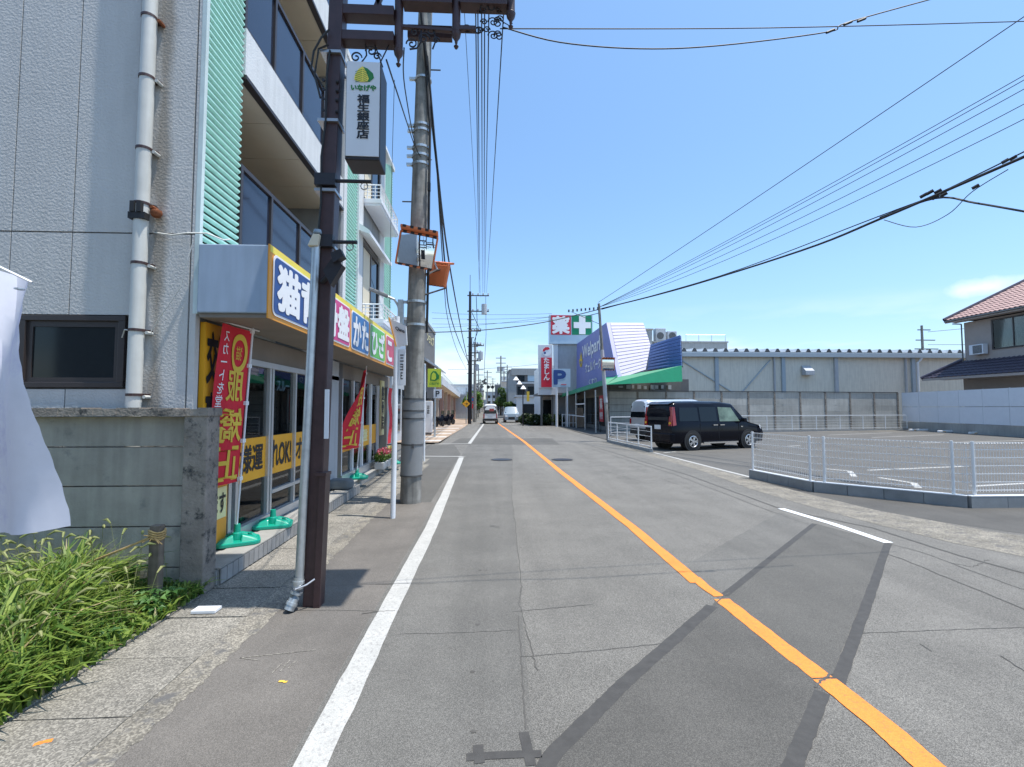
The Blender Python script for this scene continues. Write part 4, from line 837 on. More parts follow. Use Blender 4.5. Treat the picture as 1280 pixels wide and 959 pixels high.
# ---------------- flowers
def leaves(n, c, r, size, rng=RNG):
    P = rng.normal(size=(n,3)); P /= np.linalg.norm(P,axis=1)[:,None]; P *= rng.uniform(.35,1,(n,1))**.5; P = P*np.array(r)+np.array(c)
    A = rng.normal(size=(n,3)); A /= np.linalg.norm(A,axis=1)[:,None]; Bv = rng.normal(size=(n,3)); Bv -= A*(A*Bv).sum(1)[:,None]; Bv /= np.linalg.norm(Bv,axis=1)[:,None]
    s = rng.uniform(.5,1,(n,1))*size
    V = np.stack([P-A*s, P+Bv*s*.5, P+A*s, P-Bv*s*.5],1).reshape(-1,3); return V
def leafobj(name, V, mt, parent=None, kind=None):
    nf = len(V)//4; me = bpy.data.meshes.new(name); me.vertices.add(len(V)); me.vertices.foreach_set('co', V.ravel()); me.loops.add(nf*4); me.loops.foreach_set('vertex_index', np.arange(nf*4,dtype=np.int32)); me.polygons.add(nf)
    me.polygons.foreach_set('loop_start', np.arange(0,nf*4,4,dtype=np.int32)); me.polygons.foreach_set('loop_total', np.full(nf,4,np.int32)); me.update()
    return link(name, me, mt, parent, kind=kind)
for i, (y, lab, pm) in enumerate(((11.55,'flower planter with red blooms nearest the teal base','petal'),(12.0,'middle flower planter with pink blooms','petal'),(12.5,'farthest flower planter with yellow blooms','petal_y'))):
    t = thing('flower_planter', lab, 'planter', (-2.55,y,.16), 'flower planters on the step')
    obj('pot', M().ext([(-2.66,y-.17,.16),(-2.44,y-.17,.16),(-2.44,y+.17,.16),(-2.66,y+.17,.16)], (0,0,.17)), K['planter_grey'], t, bevel=.02)
    leafobj('foliage', leaves(260,(-2.55,y,.44),(.15,.2,.14),.05), K['leaf_bright'], t); leafobj('bloom', leaves(90,(-2.52,y-.02,.55),(.14,.2,.09),.04), K[pm], t)
# ================================================================== white cloth flag at the left edge, close by
WF = thing('white_banner', 'white cloth banner hanging close to the camera at the left edge', 'banner', (-1.9, 1.4, 1.3))
vs = []; fs = []; nx, nz = 22, 30
for j in range(nz+1):
    for i in range(nx+1):
        s_ = i/nx; t_ = j/nz
        x = -2.05 + (.745 + .155*t_)*s_ + .002*sin(t_*55)*(s_ > .97); z = 2.20 - .24*s_ - (2.2-.24*s_-1.22-.055*s_**3)*t_
        y = 1.40 + .05*sin(s_*9+t_*2.2) + .03*sin(t_*5+s_*3) + .02*sin(s_*23+t_*4)
        vs.append((x, y, z))
for j in range(nz):
    for i in range(nx): fs.append((j*(nx+1)+i, j*(nx+1)+i+1, (j+1)*(nx+1)+i+1, (j+1)*(nx+1)+i))
wc = mat('white cloth', (.74,.74,.80), .8, var=.05, ns=9, dirt=((.60,.59,.72), 4.5, .50))
obj('cloth', M().add(vs, fs), wc, WF, smooth=True); obj('pole', M().cyl((-2.06,1.41,0),(-2.06,1.41,2.6), .012, n=8), K['white_paint'], WF); obj('eyelet', M().lathe([(.006,0),(.012,.001),(.012,.004),(.006,.004)], (-1.315,1.395,1.93), 12), K['galvanised'], WF); obj('cord', M().tube([(-2.05,1.4,2.26),(-1.6,1.42,2.1),(-1.295,1.41,1.955)], .004, 5), K['white_print'], WF)

# ================================================================== PARKING LOT: kerb, fences
KB = thing('kerb_wall', 'low grey kerb of concrete blocks under the white mesh fence', 'kerb', (7, 8, 0))
kpts = [Vector((5.99,10.78)), Vector((6.22,8.98)), Vector((7.68,7.43)), Vector((13.2,7.43))]
kb_me = {}
for a, b in zip(kpts[:-1], kpts[1:]):
    d = (b - a); Ln = d.length; n = max(1, round(Ln / .6)); ang = atan2(d.y, d.x); l = Ln / n
    me = M().box(.004, l-.004, -.06, .06, 0, .185).mesh('kerb_block')
    for k in range(n):
        p = a + d * (k / n); piece('kerb_block', me, K['kerb_concrete'], KB, (p.x, p.y, 0), ang)
    obj('kerb_cap', M().ext([tuple(a.to_3d()+Vector((0,0,.1855)) + q) for q in (Vector((-d.y,d.x,0)).normalized()*.062, Vector((d.y,-d.x,0)).normalized()*.062)] + [tuple(b.to_3d()+Vector((0,0,.1855)) + q) for q in (Vector((d.y,-d.x,0)).normalized()*.062, Vector((-d.y,d.x,0)).normalized()*.062)], (0,0,.012)), K['fence_white'], KB)
MF = thing('mesh_fence', 'white welded wire mesh fence round the parking lot corner', 'fence', (7, 8, 0))
z0, z1 = .23, 1.04
posts = [(5.99,10.7),(6.2,9.06),(6.34,8.86),(7.58,7.56),(7.80,7.43),(9.8,7.43),(11.8,7.43)]
for x, y in posts: piece('post', M().cyl((x,y,.19),(x,y,1.06), .024, n=12).mesh('post'), K['fence_white'], MF)
for a, b in zip(kpts[:-1], kpts[1:]):
    a = a.to_3d(); b = b.to_3d(); d = b - a; Ln = d.length; u = d / Ln; segs = max(1, int(round(Ln/2)))
    nrm = Vector((u.y, -u.x, 0))
    for k in range(segs):
        pa = a + d*k/segs; pb = a + d*(k+1)/segs; m = M(); L2 = (pb-pa).length
        for z in (.27,.40,.53,.66,.79,.92): m.beam(pa+Vector((0,0,z))-nrm*.03, pb+Vector((0,0,z))-nrm*.03, .010, .010)
        nn = int(L2/.05)
        for i in range(nn+1):
            p = pa + (pb-pa)*i/nn - nrm*.034
            m.tube([p+Vector((0,0,.24)), p+Vector((0,0,1.0)), p+Vector((0,0,1.035))+nrm*.02, p+Vector((0,0,1.02))+nrm*.035], .0034, 3)
        obj('mesh_panel', m, K['fence_white'], MF, kind='stuff'); obj('top_rail', M().beam(pa+Vector((0,0,1.03))-nrm*.02, pb+Vector((0,0,1.03))-nrm*.02, .012, .012), K['fence_white'], MF)
def pipe_fence(name, label, pts, h, step, z=0.0, kerb=True):
    t = thing(name, label, 'fence', (*pts[0], 0))
    for a, b in zip(pts[:-1], pts[1:]):
        a = Vector((*a, z)); b = Vector((*b, z)); d = b-a; n = max(1, round(d.length/step))
        if kerb: obj('kerb', M().beam(a+Vector((0,0,.06)), b+Vector((0,0,.06)), .12, .12), K['kerb_concrete'], t)
        for k in range(n+1): p = a+d*k/n; piece('post', M().cyl(p+Vector((0,0,.12)), p+Vector((0,0,h)), .026, n=8).mesh('post'), K['fence_white'], t)
        piece('rail', M().beam(a+Vector((0,0,h)), b+Vector((0,0,h)), .05, .05).mesh('rail'), K['fence_white'], t)
        piece('rail', M().beam(a+Vector((0,0,.2)), b+Vector((0,0,.2)), .03, .03).mesh('rail'), K['fence_white'], t)
        for zz in (.38,.56,.74): obj('wire', M().beam(a+Vector((0,0,zz)), b+Vector((0,0,zz)), .012, .012), K['fence_white'], t)
    return t
pipe_fence('pipe_fence', 'short white pipe fence between the road and the silver van', [(5.56,22.2),(5.86,17.15)], .92, 1.3)
pipe_fence('pipe_fence', 'long white pipe fence along the foot of the concrete wall', [(6.9,27.0),(16.4,30.6),(30.2,33.4)], 1.08, 2.1)
# wheel stops
ws = M().ext([(-.3,-.06,0),(.3,-.06,0),(.3,.06,0),(-.3,.06,0)], (0,0,.1))
labs = ['wheel stop nearest the concrete wall corner','second concrete wheel stop from the wall corner','third concrete wheel stop from the wall corner','fourth concrete wheel stop, nearest the right frame edge']
for i, (u, v) in enumerate(((1153,539),(1190,541),(1230,543),(1272,545))):
    c = G(u, v); a = thing('wheel_stop', 'pale ' + labs[i], 'wheel stop', (0,0,0), 'wheel stops before the white sheet fence')
    obj('block', M().ext([(-.95,-.09,0),(.95,-.09,0),(.95,.06,.0),(-.95,.06,0)], (0,.0,.14)), K['fence_white'], a, bevel=.03); obj('reflector', M().box(-.7,-.5,-.096,-.091,.05,.09).box(.5,.7,-.096,-.091,.05,.09), K['amber'], a)
    a.location = (c[0], c[1], .01); a.rotation_euler.z = radians(0)
# concrete panel wall at the back of the lot
BW = thing('panel_wall', 'tall weathered concrete panel wall behind the parking lot', 'wall', (18, 33, 0))
a = Vector((7.95,31.7,0)); b = Vector((30.6,34.6,0)); d = b-a; n = 11; ang = atan2(d.y, d.x); l = d.length/n
plk = M().box(.06, l-.06, -.03, .03, .012, .438).mesh('plank'); pst = M().box(-.06,.06,-.07,.05,0,2.72).mesh('post')
for k in range(n+1): p = a+d*k/n; piece('post', pst, K['concrete_dark'], BW, tuple(p), ang)
for k in range(n):
    for j in range(6): p = a+d*k/n; piece('plank', plk, K['concrete_old'], BW, (p.x, p.y, j*.45), ang)
obj('coping', M().beam(a+Vector((0,0,2.745)), b+Vector((0,0,2.745)), .16, .06), K['dark_alu'], BW)
# white sheet fence
SF = thing('sheet_fence', 'tall pale sheet metal fence on a concrete base at right', 'fence', (29.8, 28, 0))
a = Vector((30.7,34.3,0)); b = Vector((27.2,15.0,0)); d = b-a; n = 11; ang = atan2(d.y, d.x); l = d.length/n
pm = M().box(.01, l-.01, -.02, .02, 0, 1.03).mesh('sheet'); 
obj('base', M().beam(a+Vector((0,0,.3)), b+Vector((0,0,.3)), .2, .6), K['concrete_old'], SF)
for k in range(n):
    p = a+d*k/n
    for zz in (.62, 1.68): piece('sheet', pm, K['sheet_white'], SF, (p.x, p.y, zz), ang)
    piece('post', M().box(-.03,.03,.03,.09,.6,2.74).mesh('post'), K['galvanised'], SF, (p.x,p.y,0), ang)

# ================================================================== WAREHOUSE
WH = thing('warehouse', 'long low cream warehouse with corrugated roof behind the concrete wall', 'warehouse', (28, 40, 0))
obj('wall', M().box(15.4,41,38,52,0,5.9), K['ware_wall'], WH)
for x in (15.3, 18.4, 23.2, 23.95, 28.4, 34.35, 35.0, 40): piece('column', M().box(x-.14 if x not in (23.2,34.35) else x-.05, x+.14 if x not in (23.2,34.35) else x+.05, 37.82,37.99,0,5.7).mesh('column'), K['ware_steel'] if x in (15.3,18.4,23.95,35.0) else K['sheet_grey'], WH)
obj('brace', M().beam((15.6,37.95,5.4),(23.0,37.95,.8),.08,.08).beam((18.6,37.93,.8),(22.9,37.93,5.5),.08,.08), K['ware_steel'], WH)
obj('gutter', M().box(15.0,41,37.6,37.85,5.72,6.02), K['ware_steel'], WH)
obj('eave_flashing', M().box(15.0,41,37.7,38.02,6.03,6.12), K['ware_roof'], WH)
m = M(); vs = []; fs = []; i = 0; x = 15.0; prof = []
while x < 41: prof += [(x,0),(x+.42,0),(x+.56,.26),(x+.72,.26)]; x += .86
for (xx, zz) in prof: vs += [(xx, 37.66, 6.13+zz), (xx, 52.3, 6.9+zz)]
obj('roof_sheet', M().add(vs, [(2*i, 2*i+2, 2*i+3, 2*i+1) for i in range(len(prof)-1)]), K['ware_roof'], WH)
obj('rib_ends', M().add([(q[0], 37.665, 6.14+q[1]) for q in prof], [(4*k+1, 4*k+2, 4*k+3, 4*k+4) for k in range(len(prof)//4-1)]), K['dark_alu'], WH)
obj('vent_hood', M().ext([(25.5,37.95,4.25),(25.5,37.4,4.25),(25.5,37.4,4.6),(25.5,37.95,5.05)], (.75,0,0)), K['sheet_grey'], WH, bevel=.02)
obj('downpipe', M().tube([(35.6,37.7,5.75),(35.5,37.75,5.5),(35.3,37.8,5.3),(35.3,37.8,.3)], .09, 8), K['fence_white'], WH)
# flat roofed grey block and rooftop unit behind
GB = thing('grey_block', 'plain grey flat roofed block rising behind the pharmacy', 'building', (19, 52, 0))
obj('wall', M().box(17.5,25.5,50,58,0,8.55), K['grey_build'], GB); obj('parapet', M().box(17.4,25.6,49.9,58.1,8.56,8.7), K['grey_build'], GB)
ac = obj('rooftop_unit', M().box(17.8,18.9,50.2,51.0,8.75,10.1).box(19.1,20.1,50.2,51.0,8.75,9.8), K['sheet_grey'], GB, bevel=.03)
for x in (18.3,19.6): obj('fan_grille', M().cyl((x,50.19,9.3),(x,50.17,9.3), .38, n=16), K['dark_alu'], ac)
obj('railing', M().tube([(21,50,8.7),(21,50,9.4),(25.3,50,9.4),(25.3,50,8.7)], .03, 5).tube([(22.4,50,8.7),(22.4,50,9.4)], .03, 5).tube([(23.8,50,8.7),(23.8,50,9.4)], .03, 5), K['galvanised'], GB)
GC = thing('stair_tower', 'small grey stair tower behind the white store roof', 'building', (16.6, 50, 0))
obj('wall', M().box(15.5,17.0,49,52,0,9.7), K['grey_build'], GC); obj('cornice', M().box(15.4,17.1,48.9,52.1,9.71,9.85), K['concrete'], GC)

# ================================================================== HOUSE at right
H = thing('house', 'taupe two storey house with tiled roofs behind the sheet fence', 'house', (35, 26, 0))
HX = 31.9; yc = PX(1206,430,HX)[1]
obj('wall', M().box(HX,42,16,yc,3.5,7.3).box(HX-1.0+1.4,42,15,yc+.6,0,4.2), K['house_wall'], H)
ez = PX(1206,398,HX-.7)[2]
def tiled(p00, p10, p01, p11, nu, nv, mt, amp=.05, step=.04):
    # rows of curved tiles: u along the eave, v up the slope
    p00, p10, p01, p11 = map(Vector, (p00, p10, p01, p11)); nn = (p10-p00).cross(p01-p00).normalized()
    if nn.z < 0: nn = -nn
    m = M(); per = 4
    for j in range(nv):
        vs = []
        for s_, hh in ((0, step), (1, 0)):
            v = (j + s_) / nv
            for i in range(nu*per+1):
                u = i/(nu*per); q = p00.lerp(p10, u).lerp(p01.lerp(p11, u), v); k = i % per
                vs.append(q + nn * (hh + amp*(0, .8, 1, .3)[k]))
        c = nu*per+1; m.add(vs + [vs[i] - nn*step for i in range(c)], [(i, i+1, c+i+1, c+i) for i in range(c-1)] + [(2*c+i, 2*c+i+1, i+1, i) for i in range(c-1)])
    return m
ex = HX-.75; ey = yc+.55; ez = PX(1178,402,ex)[2]; rx = 36.2; rz = ez + .60*(rx-ex)
rf = obj('roof', tiled((ex,ey,ez),(ex,14,ez),(rx,ey-2.4,rz),(rx,14,rz), 60, 16, K['roof_pink']), K['roof_pink'], H)
obj('roof_far_slope', M().poly([(ex,ey,ez),(rx,ey-2.4,rz),(42,ey-2.4,rz),(42,ey,ez)]).poly([(rx,ey-2.4,rz),(rx,14,rz),(42.5,14,ez),(42.5,ey,ez)]), K['roof_dark'], H)
obj('hip_tiles', M().tube([(ex-.05,ey+.05,ez+.05),(rx,ey-2.4,rz+.08)], .13, 8), K['roof_dark'], H)
obj('soffit', M().poly([(ex,ey,ez-.04),(ex,14,ez-.04),(HX+.0,14,ez-.16),(HX,ey,ez-.16)]).poly([(ex,ey,ez-.04),(42,ey,ez-.04),(42,yc,ez-.16),(HX,yc,ez-.16)]).box(ex-.03,ex,14,ey,ez-.2,ez+.0), K['house_wall'], H)
obj('gutter', M().tube([(ex-.06,ey,ez-.08),(ex-.06,14,ez-.08)], .05, 6).tube([(HX-.1,yc+.08,ez-.3),(HX-.1,yc+.08,4.4)], .04, 6).tube([(HX-.5,yc+.3,ez-.25),(HX-.1,yc+.08,ez-.3)], .04, 6), K['dark_alu'], H)
wa = PX(1239,400,HX-.02); wb = PX(1243,437,HX-.02); yw1 = wa[1]; yw0 = yw1 - 2.6; zt_, zb_ = wa[2], wb[2]
wi = obj('window', M().box(HX-.06,HX+.05,yw0,yw1,zt_-.08,zt_).box(HX-.06,HX+.05,yw0,yw1,zb_,zb_+.08).box(HX-.06,HX+.05,yw1-.1,yw1,zb_+.08,zt_-.08).box(HX-.06,HX+.05,yw0,yw0+.08,zb_+.08,zt_-.08).box(HX-.05,HX+.03,yw1-1.30,yw1-1.23,zb_+.08,zt_-.08), K['brown_frame'], H)
obj('pane', M().box(HX-.03,HX-.02,yw0+.08,yw1-.1,zb_+.08,zt_-.08), K['glass_shop'], wi); obj('curtain', M().box(HX-.014,HX-.004,yw1-1.2,yw1-.5,zb_+.08,zt_-.08).box(HX-.014,HX-.004,yw0+.1,yw1-1.4,zb_+.08,zt_-.08), K['curtain'], wi)
acy = PX(1222,437,HX-.3)
AC = thing('air_conditioner', 'white air conditioner unit mounted on the taupe house wall', 'air conditioner', acy)
obj('casing', M().box(HX-.42,HX-.08,acy[1]-.45,acy[1]+.45,acy[2]-.32,acy[2]+.32), K['sheet_white'], AC, bevel=.02); obj('grille', M().box(HX-.43,HX-.421,acy[1]-.38,acy[1]+.2,acy[2]-.26,acy[2]+.26), K['dark_alu'], AC)
obj('grille', M().box(HX-.36,HX-.14,acy[1]+.451,acy[1]+.456,acy[2]-.24,acy[2]+.24), K['dark_alu'], AC)
m = M()
for k in range(7): m.box(HX-.436,HX-.431,acy[1]-.38,acy[1]+.2,acy[2]-.24+k*.075,acy[2]-.225+k*.075)
obj('grille_bars', m, K['sheet_grey'], AC)
lx = HX-1.3; lt = PX(1153,474,lx); lz = lt[2]+.02; ly = lt[1]; 
obj('lower_roof', tiled((lx,ly,lz),(lx,12,lz),(HX+.1,ly-1.7,lz+1.12),(HX+.1,12,lz+1.12), 66, 6, K['roof_dark']), K['roof_dark'], H)
obj('lower_roof_edge', M().tube([(lx-.05,ly+.05,lz+.03),(HX,ly-1.7,lz+1.18)], .12, 8), K['roof_dark'], H)
obj('lower_roof_far', M().poly([(lx,ly,lz),(HX,ly-1.7,lz+1.12),(41,ly-1.7,lz+1.12),(41,ly,lz)]), K['roof_pink'], H)
obj('lower_soffit', M().poly([(lx,ly,lz-.05),(lx,12,lz-.05),(HX+.4,12,lz-.1),(HX+.4,ly,lz-.1)]).box(lx-.03,lx,12,ly,lz-.16,lz), K['house_wall'], H)

# ================================================================== PHARMACY STORE
PS = thing('pharmacy_store', 'pharmacy with violet slanted sign wall, white shingle gable and green awning', 'store', (10, 36, 0))
SXp = 8.0
obj('wall', M().box(8.3,14,33,47,0,3.6), K['dark_build'], PS)
def on(u, v, Y): return PY(u, v, Y)
A_ = PX(758,402,SXp); Bf = PX(722,428,SXp); Cn = PX(772,470,SXp); Df = PX(720,493,SXp)
A_ = (SXp, A_[1], 7.42); Bf = (SXp, 43.2, 7.42); Cn = (SXp, Cn[1], Cn[2]-.1); Df = (SXp, 43.6, 3.05)
obj('sign_wall', M().ext([A_, Bf, Df, Cn], (.25,0,0)), K['purple'], PS)
# white shingle face: courses of real overlapping strips, split in rows
wA, wB, wC, wD = Vector((SXp+.26,A_[1],7.42)), Vector(PY(804,400,A_[1])), Vector(PY(807,462,Cn[1]+.2)), Vector((SXp+.26,Cn[1],Cn[2]))
wB.z = 7.42
mid = Vector(PY(813,431,(A_[1]+Cn[1])/2))
rows = 16
def strip(i, mt):
    t0, t1 = i/rows, (i+1)/rows
    def rt(t): return wB.lerp(mid, t*2) if t < .5 else mid.lerp(wC, t*2-1)
    l0, l1, r0, r1 = wA.lerp(wD, t0), wA.lerp(wD, t1), rt(t0), rt(t1); off = Vector((0,-.03,.0))
    return M().add([l0, r0, r1+off, l1+off, l1, r1], [(0,1,2,3),(3,2,5,4)])
for i in range(rows): piece('shingle_course', strip(i, None).mesh('shingle_course'), K['shingle_white'] , PS)
m = M()
for i in range(1, rows): 
    def rt(t): return wB.lerp(mid, t*2) if t < .5 else mid.lerp(wC, t*2-1)
    t = i/rows; l = wA.lerp(wD, t)+Vector((0,-.03,-.01)); r = rt(t)+Vector((0,-.03,-.01)); m.beam(l, r, .010, .018)
obj('shingle_shadow_gap', m, K['shingle_line'], PS)
obj('gable_back', M().poly([wA, wB, (wB.x+.3, 44, 7.42), (SXp+.26,43.2,7.42)]).poly([wB, mid, (mid.x, 44, mid.z), (wB.x+.3,44,7.42)]), K['sheet_grey'], PS)
bq = [PY(813,431,34.5), PY(850,419,31.0), PY(852,458,30.3), PY(809,463,33.5)]
for i in range(9):
    q = [Vector(p) for p in bq]; a0, a1 = q[0].lerp(q[3], i/9), q[0].lerp(q[3], (i+1)/9-.012); b0, b1 = q[1].lerp(q[2], i/9), q[1].lerp(q[2], (i+1)/9-.012)
    piece('shingle_course', M().ext([a0,b0,b1,a1], (.12,.2,0)).mesh('shingle_course'), K['store_blue'], PS)
obj('parapet_back', M().ext([tuple(Vector(p)+Vector((.2,.3,0))) for p in bq], (.3,6,0)), K['sheet_grey'], PS)
aw = [PY(757,474,28.6), PY(852,457,30.0), PY(853,477,29.7), PY(757,481,28.3)]
obj('awning', M().ext(aw, (0,.08,0)), K['green_awning'], PS); obj('awning_top', M().poly([aw[0], aw[1], (13.4,32.4,aw[1][2]+.1), (8.0,32.4,aw[0][2]+.4)]), K['green_awning'], PS)
a0, a1 = PX(772,476,7.1), (6.6, 47.5, 2.62)
obj('front_awning', M().poly([aw[3], (6.55,47,2.55), (8.0,47,3.0), (8.0,28.9,3.65)]).ext([aw[0], aw[3], (6.55,47,2.5), (6.55,47,2.78)], (.03,.0,0)), K['green_awning'], PS)
obj('upper_window_band', M().box(8.4,13.4,32.9,32.99,2.7,3.5), K['interior'], PS)
m = M()
for k in range(9): x = 9.0 + k*.42 + random.uniform(-.1,.1); m.box(x, x+random.uniform(.15,.35), 32.7, 32.85, 2.85+random.uniform(0,.15), 3.05+random.uniform(0,.15))
obj('stacked_boxes', m, K['interior_white'], PS)
obj('post_rail', M().box(6.83,6.87,34.0,37.5,1.85,1.92).box(6.83,6.87,34.0,37.5,.95,1.0).box(6.83,6.87,37.5,42.5,.95,1.0), K['white_paint'], PS)
for y in (30.6, 34.0, 37.5, 42.5): piece('awning_post', M().cyl((6.85,y,0),(6.85,y,2.75), .045, n=10).mesh('awning_post'), K['galvanised'], PS)
obj('store_front', M().box(8.26,8.29,33,46,.0,2.6), K['interior'], PS)
for y in (34,36,38,40,42,44): piece('window', M().box(8.22,8.255,y,y+1.8,.3,2.4).mesh('window'), K['glass_dark'], PS)
obj('poster', M().box(8.18,8.21,34.1,35.3,.6,2.5), K['sign_red'], PS); text('薬', (8.175,34.7,1.9), RW, UP, .8, .8, K['white_print'], PS); text('特売', (8.175,34.7,1.05), RW, UP, .9, .5, K['white_print'], PS)
obj('crown', join(*[M().beam((SXp-.03,41.2-.62*cos(a_)*.9,5.95-.75*sin(a_)),(SXp-.03,41.2-.62*cos(a_+.45)*.9,5.95-.75*sin(a_+.45)),.05,.2) for a_ in (.2,.6,1.0,1.4,1.8,2.2,2.6)], M().ext([(SXp-.03,41.2+y_,5.95+z_) for y_,z_ in ((.35,-.3),(-.35,-.3),(-.4,.35),(-.18,0),(0,.5),(.18,0),(.4,.35))],(.02,0,0))), K['gold_print'], PS)
text('Welpark', (SXp,36.9,6.15), (0,-1,.0), UP, 7.2, 1.35, K['white_print'], PS, off=.02, bold=.02); text('ウェルパーク', (SXp,36.6,4.85), RW, UP, 5.4, .75, K['white_print'], PS, off=.02, bold=.02); text('くすり', (SXp,36.6,3.65), RW, UP, 2.8, .42, K['white_print'], PS, off=.02, bold=.02)
struct('store_forecourt', M().poly([(5.9,24.2,.012),(7.4,27.5,.012),(8.2,32,.012),(8.2,48,.012),(5.7,48,.012)]), K['asphalt_apron'])
# things under the awning
for i, (x, y, h, lab) in enumerate(((7.4,38.5,1.6,'orange leaning panel sign under the green awning'),(7.3,41.5,1.2,'small orange sign board behind the awning post'))):
    t = thing('board_sign', lab, 'sign', (x,y,0)); obj('board', M().ext([(x-.35,y,.05),(x+.35,y,.05),(x+.2,y+.2,h),(x-.4,y+.2,h)], (0,.04,0)), K['paving_tan'], t); obj('foot', M().box(x-.3,x+.3,y-.1,y+.35,0,.05), K['dark_alu'], t)
BK = thing('bicycle_row', 'dark parked bicycle under the store awning', 'bicycle', (7.2,31.6,0))
def ring(c, r, ax, n=20): 
    return [(c[0], c[1]+r*cos(2*pi*k/n), c[2]+r*sin(2*pi*k/n)) for k in range(n+1)]
obj('wheel', M().tube(ring((7.2,31.0,.33),.32,0), .02, 5), K['tyre'], BK); obj('wheel', M().tube(ring((7.2,32.05,.33),.32,0), .02, 5), K['tyre'], BK)
obj('frame', M().tube([(7.2,31.0,.33),(7.2,31.35,.75),(7.2,31.8,.7),(7.2,31.5,.3),(7.2,31.35,.75)], .02, 5).tube([(7.2,31.8,.7),(7.2,32.05,.33),(7.2,31.5,.3)], .02, 5), K['dark_alu'], BK); obj('saddle', M().box(7.12,7.28,31.25,31.5,.8,.86), K['plastic_black'], BK); obj('handlebar', M().tube([(7.0,31.85,.98),(7.2,31.85,.95),(7.4,31.85,.98)], .015, 5), K['dark_alu'], BK)
# small pole-top mirror sign in front of the store and its pole
RP = thing('utility_pole', 'thin leaning grey pole before the pharmacy carrying the right side wires', 'utility pole', (5.65,22.5,0))
rp0, rp1 = Vector((5.66,22.6,0)), Vector((5.26,22.6,6.6))
obj('shaft', M().cyl(rp0, rp1, .085, .06, 14), K['pole_concrete'], RP, smooth=True); obj('sleeve', M().cyl(rp0.lerp(rp1,.28), rp0.lerp(rp1,.66), .095, .09, 12), K['sheet_grey'], RP)
obj('bracket', M().beam((5.3,22.6,6.15),(4.7,22.6,6.0),.03,.03).beam((5.3,22.6,5.6),(3.9,22.6,6.2),.02,.02), K['dark_alu'], RP)
obj('insulators', join(*[M().cyl((5.2-.2*k,22.55,6.3-.02*k),(5.2-.2*k,22.55,6.42-.02*k), .04, n=8) for k in range(8)]), K['dark_alu'], RP)
TM = thing('traffic_mirror', 'square traffic mirror with orange rim before the violet store wall', 'mirror', (5.8,22.4,4))
c_ = PY(760,456,22.4); mirror(TM, c_, (1,.1,0), (0,-.12,1), .62, .52); obj('bracket', M().cyl((c_[0]-.3,22.5,c_[2]),(c_[0],22.45,c_[2]), .02, n=6), K['dark_alu'], TM)

# ================================================================== TALL SIGNS
PT = thing('tower_sign', 'tall pharmacy tower sign with white character on red and green cross', 'sign', (8,44,0))
x0, _, zt = PY(687,393,44); x1 = PY(741,393,44)[0]; zb = PY(700,430,44)[2]
obj('box', M().box(x0,x1,44,44.9,zb,zt), K['pale_blue'], PT, bevel=.03)
xm = x0 + (x1-x0)*.50; zc = zb + (zt-zb)*.42
obj('red_panel', M().box(x0+.12,xm-.05,43.96,43.99,zc-.3,zt-.1), K['sign_red'], PT); obj('green_panel', M().box(xm+.05,x1-.12,43.96,43.99,zc-.3,zt-.1), K['green_awning'], PT)
text('薬', ((x0+xm)/2+.03,43.955,(zc-.3+zt-.1)/2), RC, UP, 1.55, 1.55, K['white_print'], PT, off=.01, bold=.04)
cx, cz = (xm+x1)/2, (zc-.3+zt-.1)/2
obj('cross', M().box(cx-.3,cx+.3,43.93,43.955,cz-.85,cz+.85).box(cx-.8,cx-.3,43.93,43.955,cz-.28,cz+.28).box(cx+.3,cx+.8,43.93,43.955,cz-.28,cz+.28), K['white_print'], PT)
obj('mast', M().box(6.0,6.4,44.2,44.6,0,zb), K['sign_white'], PT); obj('mast', M().box(8.4,8.8,44.2,44.6,0,zb), K['sign_white'], PT); obj('mast_panel', M().box(6.41,8.39,44.35,44.45,0,zb), K['sheet_grey'], PT)
BS = thing('bank_sign', 'narrow red vertical bank sign with white round emblem', 'sign', (5,42,0))
bx0 = PY(676,432,42)[0]; bx1 = PY(690,432,42)[0]; bt = PY(680,431,42)[2]; bb = PY(680,484,42)[2]
obj('box', M().box(bx0-.2,bx1+.05,42,42.5,bb-.1,bt), K['sign_white'], BS, bevel=.02); obj('red_panel', M().box(bx0+.02,bx1-.03,41.95,41.99,bb,bt-1.15), K['sign_red'], BS)
text('た\nま\nし\nん', ((bx0+bx1)/2,41.945,bb+.30+(bt-1.15-bb)/2), RC, UP, .5, 1.95, K['white_print'], BS, off=.01, bold=.03)
n = 24; cc = ((bx0+bx1)/2+.03, bt-.6)
obj('emblem', M().poly([(cc[0]+.42*cos(2*pi*k/n),41.97,cc[1]+.42*sin(2*pi*k/n)) for k in range(n)]), K['white_print'], BS)
obj('emblem_swirl', M().poly([(cc[0]+x, 41.955, cc[1]+z) for x, z in ((-.38,.0),(-.33,.2),(-.12,.38),(.15,.38),(.28,.22),(.1,.14),(-.1,.12),(-.22,-.02))]), K['sign_red'], BS)
obj('emblem_dot', M().poly([(cc[0]-.17+.1*cos(2*pi*k/10),41.95,cc[1]-.14+.1*sin(2*pi*k/10)) for k in range(10)]), K['navy'], BS)
obj('column', M().box(bx0-.15,bx1+.3,42.1,43.2,2.75,bb-.1), K['sign_white'], BS); obj('leg', M().box(bx0,bx0+.18,42.4,42.6,0,2.75), K['dark_alu'], BS); obj('leg', M().box(bx1,bx1+.18,42.4,42.6,0,2.75), K['dark_alu'], BS)
BA = thing('bank_building', 'small white bank building behind the red vertical sign', 'building', (6,46,0))
obj('wall', M().box(5.3,9.0,48.5,56,0,5.9), K['sign_white'], BA); obj('canopy', M().box(4.5,8.2,43.2,48.49,2.75,2.95), K['dark_build'], BA)
